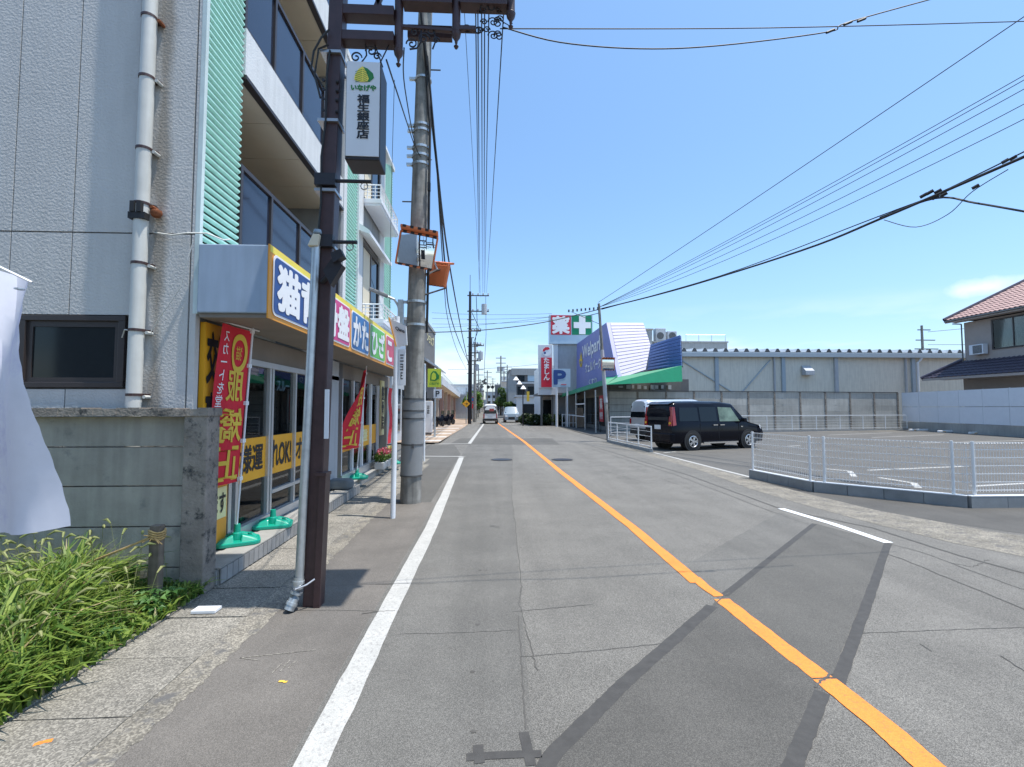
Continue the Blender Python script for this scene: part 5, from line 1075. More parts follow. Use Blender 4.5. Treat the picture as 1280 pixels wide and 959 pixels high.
for x in (5.45,6.5,7.5): w_ = piece('window', M().box(x,x+.9,48.42,48.49,.4,2.4).mesh('window'), K['glass_dark'], BA)
PK = thing('parking_sign', 'square pale parking sign with blue letter P on a white post', 'sign', (6,40,0))
px0 = PY(690,462,40)[0]; px1 = PY(713,462,40)[0]; pt = PY(700,461,40)[2]; pb = PY(700,484,40)[2]
obj('board', M().box(px0,px1,40,40.15,pb,pt), K['pale_blue'], PK); text('P', ((px0+px1)/2-.12,39.995,(pb+pt)/2+.05), RC, UP, .95, 1.1, K['navy'], PK, off=.01, bold=.06); obj('smallprint', M().box(px0+.75,px0+1.2,39.98,39.995,pb+.18,pb+.24), K['sign_red'], PK)
obj('post', M().cyl((px0+.4,40.1,0),(px0+.4,40.1,pb), .1, n=10), K['white_paint'], PK); obj('post', M().cyl((px1-.25,40.1,0),(px1-.25,40.1,pb), .08, n=10), K['white_paint'], PK)
hd = leafobj('foliage', np.concatenate([leaves(900,(x,y,.5),(.8,.9,.55),.16) for x, y in ((4.2,44),(5.2,43.5),(6.0,43),(3.6,46))]), K['leaf_dark']); tag(hd, 'low dark clipped hedge in front of the bank', 'hedge'); hd.name = 'hedge'
WR = thing('white_railing', 'white railing panels beside the tower sign mast', 'railing', (7,40.6,0))
obj('rails', M().box(6.2,8.1,40.6,40.65,1.0,1.06).box(6.2,8.1,40.6,40.65,.3,.35), K['white_paint'], WR)
for k in range(7): piece('bar', M().box(6.2+.31*k,6.25+.31*k,40.59,40.66,0,1.1).mesh('bar'), K['white_paint'], WR)

# ================================================================== VEHICLES
def vehicle(name, label, cat, loc, rot, L_, W_, prof, belt, paint, wheels, zb=.26, side_windows=(), wr=.33, rim=True, roof=None, tail=None, nosecurve=.10, group=None, front=None):
    t = thing(name, label, cat, (0,0,0), group); hw = W_/2
    def top(x):
        for (a, za), (b, zb2) in zip(prof[:-1], prof[1:]):
            if a <= x <= b: return za + (zb2-za)*(x-a)/(b-a) if b > a else zb2
        return prof[-1][1]
    X = sorted(set([round(p[0],3) for p in prof] + [round(-L_/2 + L_*i/26,3) for i in range(27)]))
    def half(x):
        e = (L_/2 - abs(x)); return hw - nosecurve*max(0, 1 - e/.45)**2
    rows = []
    for x in X:
        zt = top(x); w_ = half(x); k = max(0., zt - belt); wrf = w_ - .17*min(1, k/.75) if k > 0 else w_-.02
        be = min(belt, zt-.04)
        rows.append([(x, w_*.93, zb), (x, w_*.995, zb+.12), (x, w_, zb+.40), (x, w_*.985, be-.02), (x, w_*.975, be), (x, wrf+.02, max(zt-.10, be+.005)), (x, wrf-.07, max(zt-.02, be+.02)), (x, wrf*.5, zt+.015), (x, 0, zt+.02)])
    nc = len(rows[0]); full = []
    for r in rows: full.append(r + [(p[0], -p[1], p[2]) for p in reversed(r[:-1])])
    nn = len(full[0]); vs = [p for r in full for p in r]; fs = []
    for i in range(len(full)-1):
        for k in range(nn-1): fs.append((i*nn+k, (i+1)*nn+k, (i+1)*nn+k+1, i*nn+k+1))
        fs.append((i*nn+nn-1, (i+1)*nn+nn-1, (i+1)*nn, i*nn))
    fs += [tuple(range(nn)), tuple((len(full)-1)*nn + k for k in range(nn-1, -1, -1))]
    body = obj('body', M().add(vs, fs), paint, t, smooth=True)
    def sy(x, z):
        zt = top(x); w_ = half(x); k = max(.01, zt-belt); wrf = w_ - .17*min(1, k/.75)
        f = min(1, max(0, (z-belt)/max(.05, (zt-.10-belt)))); return w_*.975 + (wrf+.02 - w_*.975)*f
    for win in side_windows:
        for sgn in (-1, 1):
            pts = [(x, sgn*(sy(x, z)+.006), z) for x, z in win[0]]; 
            obj('side_window', M().ext(pts, (0, sgn*.006, 0)), win[1] if len(win) > 1 else K['glass_car'], t)
    for i, wx in enumerate(wheels):
        for sgn in (-1, 1):
            y = sgn*(hw-.10)
            obj('wheel_arch', M().cyl((wx, sgn*(hw-.25), wr+.02),(wx, sgn*(hw+.004), wr+.02), wr+.075, n=24), K['plastic_black'], t)
            wh = obj('wheel', M().cyl((wx, y-sgn*.1, wr),(wx, y+sgn*.116, wr), wr, n=28), K['tyre'], t, bevel=.02)
            m = M().lathe([(wr*.64,0),(wr*.66,.012),(wr*.60,.018),(wr*.56,.004)], (0,0,0), 24)
            for s5 in range(5):
                a = s5*2*pi/5; 
                for da in (-.16,.16): m.add([(.02*cos(a+1.57),.02*sin(a+1.57),.012),(-.02*cos(a+1.57),-.02*sin(a+1.57),.012),(wr*.6*cos(a+da)-.018*cos(a+1.57),wr*.6*sin(a+da)-.018*sin(a+1.57),.008),(wr*.6*cos(a+da)+.018*cos(a+1.57),wr*.6*sin(a+da)+.018*sin(a+1.57),.008)], [(0,1,2,3)])
            m.cyl((0,0,0),(0,0,.02), .045, n=12)
            m.v = [(wx+p[0], y+sgn*(.118+p[2]), wr+p[1]) for p in m.v]; obj('rim', m, K['rim'], wh)
    if tail: tail(t, hw, L_, sy, top)
    if front: front(t, hw, L_, sy, top)
    t.location = loc; t.rotation_euler.z = rot
    return t
def mp_tail(t, hw, L_, sy, top):
    x = -L_/2
    for s_ in (-1, 1):
        obj('tail_lamp', M().ext([(x-.03,s_*(hw-.24),.92),(x-.03,s_*(hw-.08),.92),(x+.03,s_*(hw-.10),1.62),(x+.03,s_*(hw-.22),1.62)], (.03,0,0)).ext([(x+.02,s_*(hw-.06),.92),(x+.15,s_*(hw-.02),.95),(x+.13,s_*(hw-.09),1.62),(x+.04,s_*(hw-.13),1.62)], (0,s_*.012,0)), K['tail_red'], t)
        obj('reflector_lamp', M().cyl((x-.02,s_*(hw-.16),1.02),(x-.04,s_*(hw-.16),1.02), .05, n=12), K['amber'], t)
    obj('rear_window', M().ext([(x-.008,-hw+.28,1.12),(x-.008,hw-.28,1.12),(x+.05,hw-.32,1.62),(x+.05,-hw+.32,1.62)], (-.006,0,0)), K['glass_car'], t)
    obj('rear_bumper', M().ext([(x+.1,-hw+.03,.3),(x-.05,-hw+.12,.3),(x-.05,hw-.12,.3),(x+.1,hw-.03,.3)], (0,0,.34)), K['black_paint'], t, bevel=.03)
    obj('licence_plate', M().box(x-.03,x-.012,-.17,.17,.78,.94), K['sign_white'], t); obj('spoiler', M().ext([(x-.03,-hw+.25,1.70),(x-.03,hw-.25,1.70),(x+.25,hw-.22,1.80),(x+.25,-hw+.22,1.80)], (0,0,.03)), K['black_paint'], t)
def mp_front(t, hw, L_, sy, top):
    x = L_/2
    for s_ in (-1, 1):
        obj('headlight', M().ext([(x-.02,s_*(hw-.12),.72),(x-.28,s_*(hw-.0),.78),(x-.35,s_*(hw-.0),.94),(x-.12,s_*(hw-.12),.90)], (0,s_*.01,0)), K['lamp_clear'], t)
        obj('door_mirror', M().box(.98,1.14,s_*(hw+.02),s_*(hw+.20),1.05,1.2), K['black_paint'], t, bevel=.03)
        hy = s_*(hw+.012); ha = M().box(-.42,-.2,hy,hy+s_*.02,.92,.955); obj('door_handle', ha, K['chrome'], t); obj('door_handle', M().box(-.08,.14,hy,hy+s_*.02,.92,.955), K['chrome'], t)
        obj('side_sill', M().box(-.9,.85,s_*(hw-.02),s_*(hw+.02),.24,.30), K['chrome'], t)
        obj('door_seam', M().box(-.13,-.122,s_*(hw-.01),s_*(hw+.003),.34,1.0).box(-1.05,-1.042,s_*(hw-.01),s_*(hw+.003),.55,1.0).box(.9,.908,s_*(hw-.01),s_*(hw+.003),.34,1.0), K['plastic_black'], t)
        obj('badge', M().box(1.02,1.12,s_*(hw+.001),s_*(hw+.008),.84,.88), K['chrome'], t)
    obj('windscreen', M().poly([(x-.95,-hw+.14,1.0),(x-.95,hw-.14,1.0),(x-1.62,hw-.27,1.67),(x-1.62,-hw+.27,1.67)]), K['glass_car'], t)
    obj('grille', M().box(x-.04,x+.02,-.5,.5,.4,.7), K['plastic_black'], t)
prof = [(-2.33,1.50),(-2.28,1.74),(-2.1,1.81),(-1.0,1.84),(.2,1.83),(.75,1.77),(1.42,1.06),(1.9,.96),(2.2,.84),(2.33,.62)]
MV = vehicle('minivan', 'black minivan parked with its tail towards the road', 'car', (8.66,18.95,.01), radians(20), 4.66, 1.70, prof, 1.03, K['black_paint'], (-1.42,1.42), side_windows=[
   ([(-2.02,1.09),(-1.1,1.09),(-1.1,1.60),(-1.95,1.60)],), ([(-1.02,1.07),(-.18,1.07),(-.18,1.62),(-1.02,1.62)],), ([(-.06,1.07),(.98,1.07),(.62,1.60),(-.06,1.62)], mat('painted see through glass', (.13,.18,.14), .06, var=.5, ns=2.2, spec=.3))], tail=mp_tail, front=mp_front)  # front window: opaque grey-green colour stands for daylight seen through the cabin
def kt(t, hw, L_, sy, top):
    x = -L_/2
    for s_ in (-1, 1): obj('tail_lamp', M().ext([(x-.01,s_*(hw-.2),.75),(x-.01,s_*(hw-.07),.75),(x+.0,s_*(hw-.09),1.05),(x+.0,s_*(hw-.2),1.05)], (-.02,0,0)).box(x+.06,x+.12,s_*(hw-.05),s_*(hw+.0),.8,1.1), K['tail_red'], t)
    obj('rear_window', M().ext([(x-.008,-hw+.15,1.12),(x-.008,hw-.15,1.12),(x+.02,hw-.2,1.68),(x+.02,-hw+.2,1.68)], (-.006,0,0)), K['glass_car'], t)
    obj('rear_bumper', M().ext([(x+.1,-hw+.03,.3),(x-.04,-hw+.12,.3),(x-.04,hw-.12,.3),(x+.1,hw-.03,.3)], (0,0,.3)), K['plastic_black'], t, bevel=.03); obj('licence_plate', M().box(x-.03,x-.012,-.17,.17,.66,.82), K['sign_white'], t)
prof2 = [(-2.1,1.6),(-2.06,1.90),(-1.9,1.98),(.9,2.0),(1.3,1.85),(1.75,1.12),(2.0,.98),(2.1,.6)]
vehicle('kei_van', 'silver boxy van parked behind the black minivan', 'car', (9.3,23.8,.01), radians(16), 4.2, 1.55, prof2, 1.12, K['silver_paint'], (-1.4,1.4), side_windows=[([(-1.85,1.18),(-1.0,1.18),(-1.0,1.74),(-1.85,1.74)],), ([(-.9,1.18),(.0,1.18),(.0,1.74),(-.9,1.74)],), ([(.1,1.18),(1.2,1.18),(.9,1.72),(.1,1.74)],)], tail=kt, wr=.28)
def vt(t, hw, L_, sy, top):
    x = -L_/2
    obj('rear_window', M().ext([(x-.008,-hw+.10,1.0),(x-.008,hw-.10,1.0),(x+.02,hw-.16,1.72),(x+.02,-hw+.16,1.72)], (-.006,0,0)), K['glass_car'], t)
    for s_ in (-1, 1): obj('tail_lamp', M().box(x-.02,x+.0,s_*(hw-.16),s_*(hw-.05),.55,1.0), K['tail_red'], t)
    obj('tailgate_panel', M().box(x-.05,x-.04,-.35,.1,1.25,1.5), K['tail_red'], t); obj('rear_bumper', M().box(x-.05,x+.1,-hw+.04,hw-.04,.3,.52), K['plastic_black'], t, bevel=.02)
prof3 = [(-1.7,1.6),(-1.66,1.86),(-1.5,1.94),(.6,1.94),(.95,1.75),(1.5,1.0),(1.7,.6)]
vehicle('white_van', 'white van with dark rear window driving away down the road', 'van', (.15,49.5,.02), radians(90), 3.4, 1.48, prof3, 1.0, K['white_car'], (-1.1,1.15), side_windows=[([(-1.5,1.1),(-.2,1.1),(-.2,1.7),(-1.5,1.7)],)], tail=vt, wr=.28)
def bf(t, hw, L_, sy, top):
    x = L_/2
    obj('windscreen', M().poly([(x-.62,-hw+.12,1.02),(x-.62,hw-.12,1.02),(x-1.1,hw-.22,1.62),(x-1.1,-hw+.22,1.62)]), K['glass_car'], t)
    for s_ in (-1, 1): obj('headlight', M().box(x-.02,x+.02,s_*(hw-.35),s_*(hw-.1),.6,.8), K['lamp_clear'], t)
    obj('grille', M().box(x,x+.02,-.35,.35,.35,.6), K['plastic_black'], t)
prof4 = [(-1.7,1.3),(-1.6,1.66),(.55,1.68),(.62,1.66),(1.08,1.02),(1.6,.92),(1.7,.6)]
vehicle('small_car', 'blue grey small car coming towards the camera on the right lane', 'car', (2.45,53.5,.02), radians(-90), 3.4, 1.6, prof4, 1.0, K['blue_car'], (-1.15,1.15), side_windows=[([(-1.3,1.08),(.5,1.08),(.4,1.5),(-1.3,1.5)],)], front=bf, wr=.28)

# ================================================================== LEFT STREET BEYOND
GS = thing('shop_block', 'dark grey shop block with pale roof lettering beyond the side road', 'building', (-7,31,0))
obj('wall', M().box(-12,-4.05,30,36,0,7.05), K['dark_build'], GS); obj('parapet', M().box(-12.05,-4.0,29.95,36.05,7.06,7.25), K['grey_build'], GS)
text('ショップ', (-4.04,33,6.3), RX, UP, 3.6, .7, K['pale_yellow'], GS, off=.03); obj('awning', M().ext([(-4.05,30.2,4.6),(-3.2,30.2,4.1),(-3.2,30.2,4.2),(-4.05,30.2,4.8)], (0,5.5,0)), K['sheet_grey'], GS)
for y in (30.6,32.4,34.2): piece('window', M().box(-4.06,-4.02,y,y+1.3,.4,2.6).mesh('window'), K['glass_dark'], GS)
LW = thing('low_store', 'low white store at the side road corner mostly behind poles', 'building', (-7,25,0))
obj('wall', M().box(-12,-4.3,21.5,29.8,0,3.4), K['sheet_grey'], LW); obj('roof_edge', M().box(-12.1,-4.2,21.4,29.85,3.41,3.6), K['white_paint'], LW)
for y in (22,24,26,28): piece('window', M().box(-4.31,-4.27,y,y+1.5,.5,2.5).mesh('window'), K['glass_dark'], LW)
CB = thing('arcade_shops', 'row of small tan shops under a long flat canopy', 'building', (-6,52,0))
ca, cb = PX(553,470,-4.2), PX(582,500,-4.2); cyA, cyB = ca[1], 84
def cz(y): return 4.45 + (3.15-4.45)*(y-cyA)/(cyB-cyA)
obj('canopy', M().add([(-4.2,cyA,cz(cyA)),(-4.2,cyB,cz(cyB)),(-4.2,cyB,cz(cyB)-.35),(-4.2,cyA,cz(cyA)-.75),(-5.9,cyA,cz(cyA)),(-5.9,cyB,cz(cyB)),(-5.9,cyB,cz(cyB)-.35),(-5.9,cyA,cz(cyA)-1.0)], [(0,1,2,3),(4,7,6,5),(0,3,7,4),(1,5,6,2),(0,4,5,1),(3,2,6,7)]), K['sign_white'], CB)
obj('soffit', M().add([(-4.22,cyA+.05,cz(cyA)-.77),(-4.22,cyB,cz(cyB)-.37),(-5.9,cyB,cz(cyB)-.5),(-5.9,cyA+.05,cz(cyA)-1.05)], [(0,1,2,3)]), K['cream'], CB)
obj('wall', M().box(-10,-5.9,cyA,cyB,0,3.2), K['tan_build'], CB)
for i in range(9): y = cyA + 2 + i*4.6; piece('column', M().box(-5.1,-4.75,y,y+.4,0,cz(y)-.6).mesh('column'), K['pink_build'] if i % 2 else K['tan_build'], CB)
for i in range(8): y = cyA + 3 + i*4.6; piece('window', M().box(-5.91,-5.86,y,y+3.2,.2,2.5).mesh('window'), K['glass_dark'], CB)
obj('fence', M().beam((-4.25,cyA,cz(cyA)+.35),(-4.25,cyB,cz(cyB)+.3), .04, .04).beam((-4.25,cyA,cz(cyA)+.18),(-4.25,cyB,cz(cyB)+.16), .03, .03), K['sheet_grey'], CB)
struct('plaza_paving', M().poly([(-2.3,22.2,.02),(-2.0,40,.02),(-2.1,70,.02),(-6,70,.02),(-6,22.2,.02)]), K['paving_tan'])
struct('plaza_bands', join(*[M().poly([(-2.3,y,.0245),(-2.3,y+.8,.0245),(-4.1,y+.8,.0245),(-4.1,y,.0245)]) for y in (23,26,29.5,33,37,42)]), K['paving_white'])
SS = thing('store_sign', 'yellow green square store sign with leaf emblem above a P sign', 'sign', (-2.93,26.2,0))
obj('board', M().box(-3.32,-2.60,26.15,26.27,2.72,3.72), K['sign_green'], SS)
obj('emblem', M().poly([(-2.96+x, 26.14, 3.33+z) for x, z in ((-.22,-.25),(-.2,.1),(-.08,.26),(.08,.25),(.26,.02),(.24,-.16),(.05,-.28))]), K['dark_green'], SS); obj('emblem_centre', M().poly([(-2.96+x, 26.13, 3.33+z) for x, z in ((-.16,-.2),(-.14,.08),(-.04,.2),(.08,.1),(.1,-.12),(.02,-.22))]), K['sign_green'], SS)
text('いなげや', (-2.96,26.145,2.9), RC, UP, .52, .15, K['dark_green'], SS); obj('post', M().cyl((-2.93,26.25,0),(-2.93,26.25,3.0), .06, n=10), K['galvanised'], SS)
obj('parking_plate', M().box(-2.99,-2.55,26.1,26.16,2.12,2.6), K['sign_white'], SS); text('P', (-2.77,26.09,2.36), RC, UP, .2, .3, K['black_print'], SS, bold=.03); obj('arrow_plate', M().box(-3.35,-3.01,26.1,26.16,2.12,2.55), K['dark_build'], SS)
VM = thing('sign_cabinet', 'white cabinet with small black lettering by the store sign post', 'cabinet', (-3.8,28.5,0))
obj('cabinet', M().box(-4.05,-3.35,28.4,29.0,.15,2.0), K['sign_white'], VM, bevel=.02); obj('plinth', M().box(-4.0,-3.4,28.45,28.95,0,.15), K['dark_build'], VM); text('お\n店', (-3.55,28.39,1.5), RC, UP, .14, .5, K['black_print'], VM)
# parked motorcycles
def moto(loc, rot, label):
    t = thing('motorcycle', label, 'motorcycle', (0,0,0), 'motorcycles parked under the canopy')
    for x in (-.55,.55): obj('wheel', M().cyl((x,-.05,.28),(x,.05,.28), .27, n=16), K['tyre'], t)
    obj('body', M().ext([(-.65,-.14,.5),(-.2,-.14,.35),(.3,-.14,.38),(.55,-.14,.8),(.45,-.14,1.0),(.25,-.14,.75),(-.1,-.14,.72),(-.7,-.14,.78)], (0,.28,0)), K['black_paint'], t, bevel=.04); obj('saddle', M().box(-.68,.05,-.12,.12,.76,.86), K['plastic_black'], t, bevel=.03); obj('handlebar', M().tube([(.42,-.32,1.05),(.48,0,1.0),(.42,.32,1.05)], .02, 6), K['dark_alu'], t)
    obj('windshield', M().box(.5,.53,-.15,.15,.95,1.35), K['glass_tint'], t)
    t.location = loc; t.rotation_euler.z = rot
moto((-4.1,40.5,.02), 1.2, 'black scooter nearest the sign cabinet'); moto((-3.9,43.0,.02), 1.0, 'black scooter in the middle of the parked row'); moto((-3.7,45.5,.02), 1.0, 'farthest black scooter by the canopy column')
# tall twin poles
def crossarms(t, c, zs, r, l, mt):
    for z in zs:
        a = obj('crossarm', M().box(c[0]-l*.15, c[0]+l, c[1]-.06, c[1]+.06, z-.05, z+.05), mt, t)
        for k in range(4): obj('insulator', M().lathe([(.03,0),(.09,.05),(.05,.12),(.08,.18),(0,.25)], (c[0]+l*(.15+.27*k), c[1], z+.05), 8), K['sheet_grey'], a)
PA = thing('utility_pole', 'tall dark utility pole with crossarms and transformer down the left side', 'utility pole', (-1.92,48,0))
obj('shaft', M().cyl((-1.92,48,0),(-1.92,48,13.3), .19, .12, 16), K['black_iron'], PA, smooth=True); obj('antenna', M().cyl((-1.92,48,13.3),(-1.92,48,15.0), .03, n=6), K['dark_alu'], PA)
crossarms(PA, (-1.92,48), (12.9,11.3), .05, 1.9, K['dark_alu'])
crossarms(PA, (-1.92,48), (9.3,7.9,7.1,6.3), .05, 1.1, K['dark_alu'])
obj('pole_step', join(*[M().box(-2.2,-1.1 if k%2 else -1.5,47.95,48.05,5.0+k*.9,5.06+k*.9) for k in range(8)]), K['dark_alu'], PA, kind='stuff'); obj('transformer', M().cyl((-.5,47.9,11.0),(-.5,47.9,12.0), .28, n=14).cyl((-.85,47.9,6.4),(-.85,47.9,7.2), .25, n=14).cyl((-1.2,47.9,5.3),(-1.2,47.9,5.9), .2, n=12), K['sheet_grey'], PA)
obj('drop_wires', M().tube([(-.35,47.9,12.8),(-.3,47.9,9.0),(-.45,47.9,6.0),(-.4,47.9,3.9)], .02, 4).tube([(-1.3,48,12.8),(-1.2,48,10),(-1.4,48,8)], .03, 4).tube([(-1.75,48,11.2),(-1.0,48,9.6),(-1.6,48,8.0)], .03, 4), K['cable'], PA)
obj('conduits', M().cyl((-1.72,47.8,1),(-1.72,47.8,8.6), .05, n=6), K['dark_alu'], PA)
PB = thing('utility_pole', 'grey utility pole standing just behind the tall dark pole', 'utility pole', (-1.55,54,0))
obj('shaft', M().cyl((-1.58,54,0),(-1.58,54,9.0), .2, .14, 14), K['pole_concrete'], PB, smooth=True); crossarms(PB, (-1.58,54), (8.6,), .05, 1.0, K['dark_alu']); obj('lamp_arm', M().tube([(-1.58,54,3.8),(-1.9,54,3.85)], .04, 5), K['dark_alu'], PB)
YS = thing('warning_sign', 'small yellow diamond warning sign on a grey post', 'sign', (-2.24,47.5,0))
obj('post', M().cyl((-2.24,47.6,0),(-2.24,47.6,3.6), .05, n=8), K['galvanised'], YS); obj('plate', M().ext([(-2.24+x,47.5,2.0+z) for x, z in ((0,-.38),(.38,0),(0,.38),(-.38,0))], (0,.03,0)), K['amber'], YS); text('→', (-2.24,47.49,2.0), RC, UP, .4, .2, K['black_print'], YS)
RSg = thing('round_sign', 'small red and blue round road sign down the left side', 'sign', (-1.9,58,0)); obj('post', M().cyl((-1.95,58,0),(-1.95,58,3.4), .05, n=8), K['galvanised'], RSg); obj('plate', M().cyl((-1.95,57.95,2.6),(-1.95,57.93,2.6), .33, n=16).cyl((-1.95,57.95,1.8),(-1.95,57.93,1.8), .3, n=16), K['sign_red'], RSg); obj('plate_centre', M().cyl((-1.95,57.925,2.6),(-1.95,57.92,2.6), .22, n=16), K['blue_print'], RSg)
XS = thing('crossing_signal', 'railway crossing signal with twin dark round lamps over the road', 'signal', (-.9,75,0))
xc = PY(613,484,75)
obj('mast', M().cyl((-2.2,75,0),(-2.2,75,xc[2]+.6), .09, n=8).cyl((-2.2,75,xc[2]+.5),(xc[0]+.6,75,xc[2]+.5), .06, n=8), K['dark_alu'], XS)
for dx in (-.33,.33): obj('lamp_disc', M().cyl((xc[0]+dx,74.9,xc[2]),(xc[0]+dx,74.7,xc[2]), .27, n=16), K['plastic_black'], XS)
obj('lamp_bar', M().box(xc[0]-.4,xc[0]+.4,74.92,74.98,xc[2]-.05,xc[2]+.05).cyl((xc[0],75,xc[2]),(xc[0],75,xc[2]+.5), .04, n=6), K['dark_alu'], XS)
TS = thing('cluster_lamp', 'pole with a cluster of dark spotlights left of the crossing signal', 'lamp', (-1,62,0))
tc_ = PY(604,480,62); obj('pole', M().cyl((-1.9,62,0),(-1.9,62,4.9), .08, n=8).tube([(-1.9,62,4.6),(tc_[0],62,tc_[2]+.3)], .05, 6), K['dark_alu'], TS)
for k in range(6): obj('lamp_head', M().cyl((tc_[0]+.3*cos(k), 62, tc_[2]+.5*sin(k*1.3)),(tc_[0]+.3*cos(k)+.15, 61.8, tc_[2]+.5*sin(k*1.3)+.1), .12, .16, 8), K['dark_alu'], TS)
# globe street lamp at the right
SL = thing('street_lamp', 'black street lamp with three white conical shades before the dark flats', 'street lamp', (3.05,43,0))
obj('post', M().cyl((3.05,43,0),(3.05,43,3.6), .06, .04, 8).tube([(2.35,43,4.1),(2.75,43,3.75),(3.05,43,3.3),(3.4,43,2.9)], .03, 5), K['black_iron'], SL)
for u, v in ((645,474),(649,479),(654,485)): p = PY(u, v, 43); obj('lamp_shade', M().lathe([(.0,.22),(.06,.2),(.28,-.1),(.0,-.14)], p, 12), K['white_paint'], SL, smooth=True)
bp = PY(660,495,43); obj('festoon', M().box(bp[0]-.12,bp[0]+.12,42.9,42.95,bp[2]-.5,bp[2]+.4), K['gold_print'], SL)
DB = thing('dark_flats', 'three storey dark grey flats with balconies in the distance', 'building', (6,78,0))
fx0 = PY(636,470,76)[0]; fx1 = PY(677,470,76)[0]; fz = PY(650,462,76)[2]
obj('wall', M().box(fx0,fx1+2,76,86,0,fz), K['dark_build'], DB); obj('side_wall', M().ext([(fx0-.1,75.9,0),(fx0+1.2,75.9,0),(fx0+1.2,75.9,fz+.1),(fx0+.4,75.9,fz+.1),(fx0-.1,75.9,fz-.9)], (0,.8,0)), K['grey_build'], DB)
obj('roof_band', M().box(fx0+.4,fx1+2,75.7,76,fz-.9,fz+.15), K['grey_build'], DB)
for j in range(3):
    z = .3 + j*2.55; obj('balcony_wall', M().box(fx0+1.25,fx1+1.8,75.2,75.35,z,z+.25), K['sheet_grey'], DB)
    for k in range(3): x = fx0+1.4+k*1.6; w_ = piece('window', M().box(x,x+1.1,75.9,75.97,z+.4,z+2.1).mesh('window'), K['glass_dark'] if (j+k) % 3 else K['pale_blue'], DB); 
# distant buildings and poles
far = [(-9,-2.6,88,100,4.2,'tan_build','low tan house at the far left side of the road'),(-12,-2.9,102,120,6.0,'grey_build','grey two storey block beyond the canopy shops'),(2.9,9,96,110,5.5,'sheet_grey','pale block just left of the dark flats'),
       (3.2,9,118,135,8.0,'tan_build','beige block far down the right side'),(-14,-3.2,128,150,7.5,'dark_build','brown block far down the left side'),(3.4,10,145,165,7.0,'grey_build','grey block where the right side narrows'),(-10,-3.0,160,185,6.5,'sheet_grey','pale block where the left side narrows'),(-6,8,330,350,7,'grey_build','low grey block closing the road end')]
far += [(-8,-2.7,70.5,78,3.4,'sheet_grey','small pale shop right after the canopy row'),(-7,-2.5,79,87,5.2,'white_wall','narrow white shop house down the left side'),(3.6,8,62,68,3.0,'white_wall','small white hut before the dark flats'),(2.6,6,112,117,4.5,'white_wall','white narrow shop far down the right side'),(2.2,7,168,180,9.5,'dark_build','dark tall block at the end of the right side'),(-8,-2.2,190,210,8.5,'tan_build','tan block closing the left side'),(-1.6,3.5,228,240,9,'sheet_grey','pale block standing at the bend of the road')]
for x0, x1, y0, y1, h, mt, lab in far:
    t = thing('distant_building', lab, 'building', ((x0+x1)/2,y0,0)); obj('wall', M().box(x0,x1,y0,y1,0,h), K[mt], t); obj('roof', M().box(x0-.2,x1+.2,y0-.2,y1+.2,h+.005,h+.25), K['sheet_grey'], t)
    fx = x1 if x1 < 0 else x0; s_ = 1 if x1 < 0 else -1
    for j in range(max(1,int(h/2.7))):
        for k in range(3): yy = y0+1.5+k*(y1-y0)/3.3; piece('window', M().box(fx, fx+s_*.05, yy, yy+2, j*2.7+.8, j*2.7+2.1).mesh('window'), K['glass_dark'], t)
        if x0 > -2: 
            for k in range(2): piece('window', M().box(x0+.8+k*2.4,x0+2.3+k*2.4,y0-.05,y0,j*2.7+.8,j*2.7+2.1).mesh('window'), K['glass_dark'], t)
for i, (u, y, h, lab) in enumerate(((626,105,13,'far utility pole rising beside the dark flats'),(630,130,12.5,'farther utility pole right of the road end'),(600,140,10,'distant utility pole at the left road end'),(622,180,11,'farthest utility pole at the vanishing road'))):
    x = PY(u,510,y)[0]; t = thing('utility_pole', lab, 'utility pole', (x,y,0)); obj('shaft', M().cyl((x,y,0),(x,y,h), .22, .15, 10), K['pole_concrete'], t)
    for z in (h-.5,h-1.6,h-3.6): obj('crossarm', M().box(x-1.1,x+1.1,y-.06,y+.06,z-.07,z+.07), K['dark_alu'], t)
    obj('transformer', M().cyl((x-.5,y,h-3.4),(x-.5,y,h-2.4), .35, n=10).cyl((x+.5,y,h-3.4),(x+.5,y,h-2.4), .35, n=10), K['sheet_grey'], t)
def tree(c, h, r, n, label, lm='leaf', sz=.22):
    t = thing('tree', label, 'tree', (c[0],c[1],0)); m = M().cyl((c[0],c[1],0),(c[0],c[1],h*.6), .16, .08, 8)
    V = []
    for k in range(9):
        a = k*2.4; p = (c[0]+r*.55*cos(a)*random.uniform(.4,1), c[1]+r*.55*sin(a)*random.uniform(.4,1), h*(.45+.5*random.random())); m.cyl((c[0],c[1],h*.4), p, .05, .02, 5)
        V.append(leaves(n//9, p, (r*.5,r*.5,r*.38), sz))
    obj('trunk', m, K['wood'], t); leafobj('crown', np.concatenate(V), K[lm], t)
tree((-2.4,66),3.6,1.5,2600,'bushy green tree beyond the tall dark pole','leaf_bright'); tree((-3.0,80),4.2,1.9,2400,'dark green tree before the far left block'); tree((3.0,66),2.2,1.0,1500,'small dark shrub tree beside the dark flats'); tree((2.9,90),5.2,1.6,2200,'narrow dark tree left of the dark flats')
for i, (u, y, h, lab) in enumerate(((634,88,9.5,'slim utility pole just left of the dark flats'),(609,95,9,'slim utility pole left of the crossing signal'),(616,150,11,'thin utility pole above the white van'),(598,82,8.5,'short utility pole right of the twin poles'))):
    x = PY(u,510,y)[0]; t = thing('utility_pole', lab, 'utility pole', (x,y,0)); obj('shaft', M().cyl((x,y,0),(x,y,h), .13, .09, 8), K['pole_concrete'], t)
    for z in (h-.4,h-1.3): obj('crossarm', M().box(x-.7,x+.9,y-.05,y+.05,z-.05,z+.05), K['dark_alu'], t)
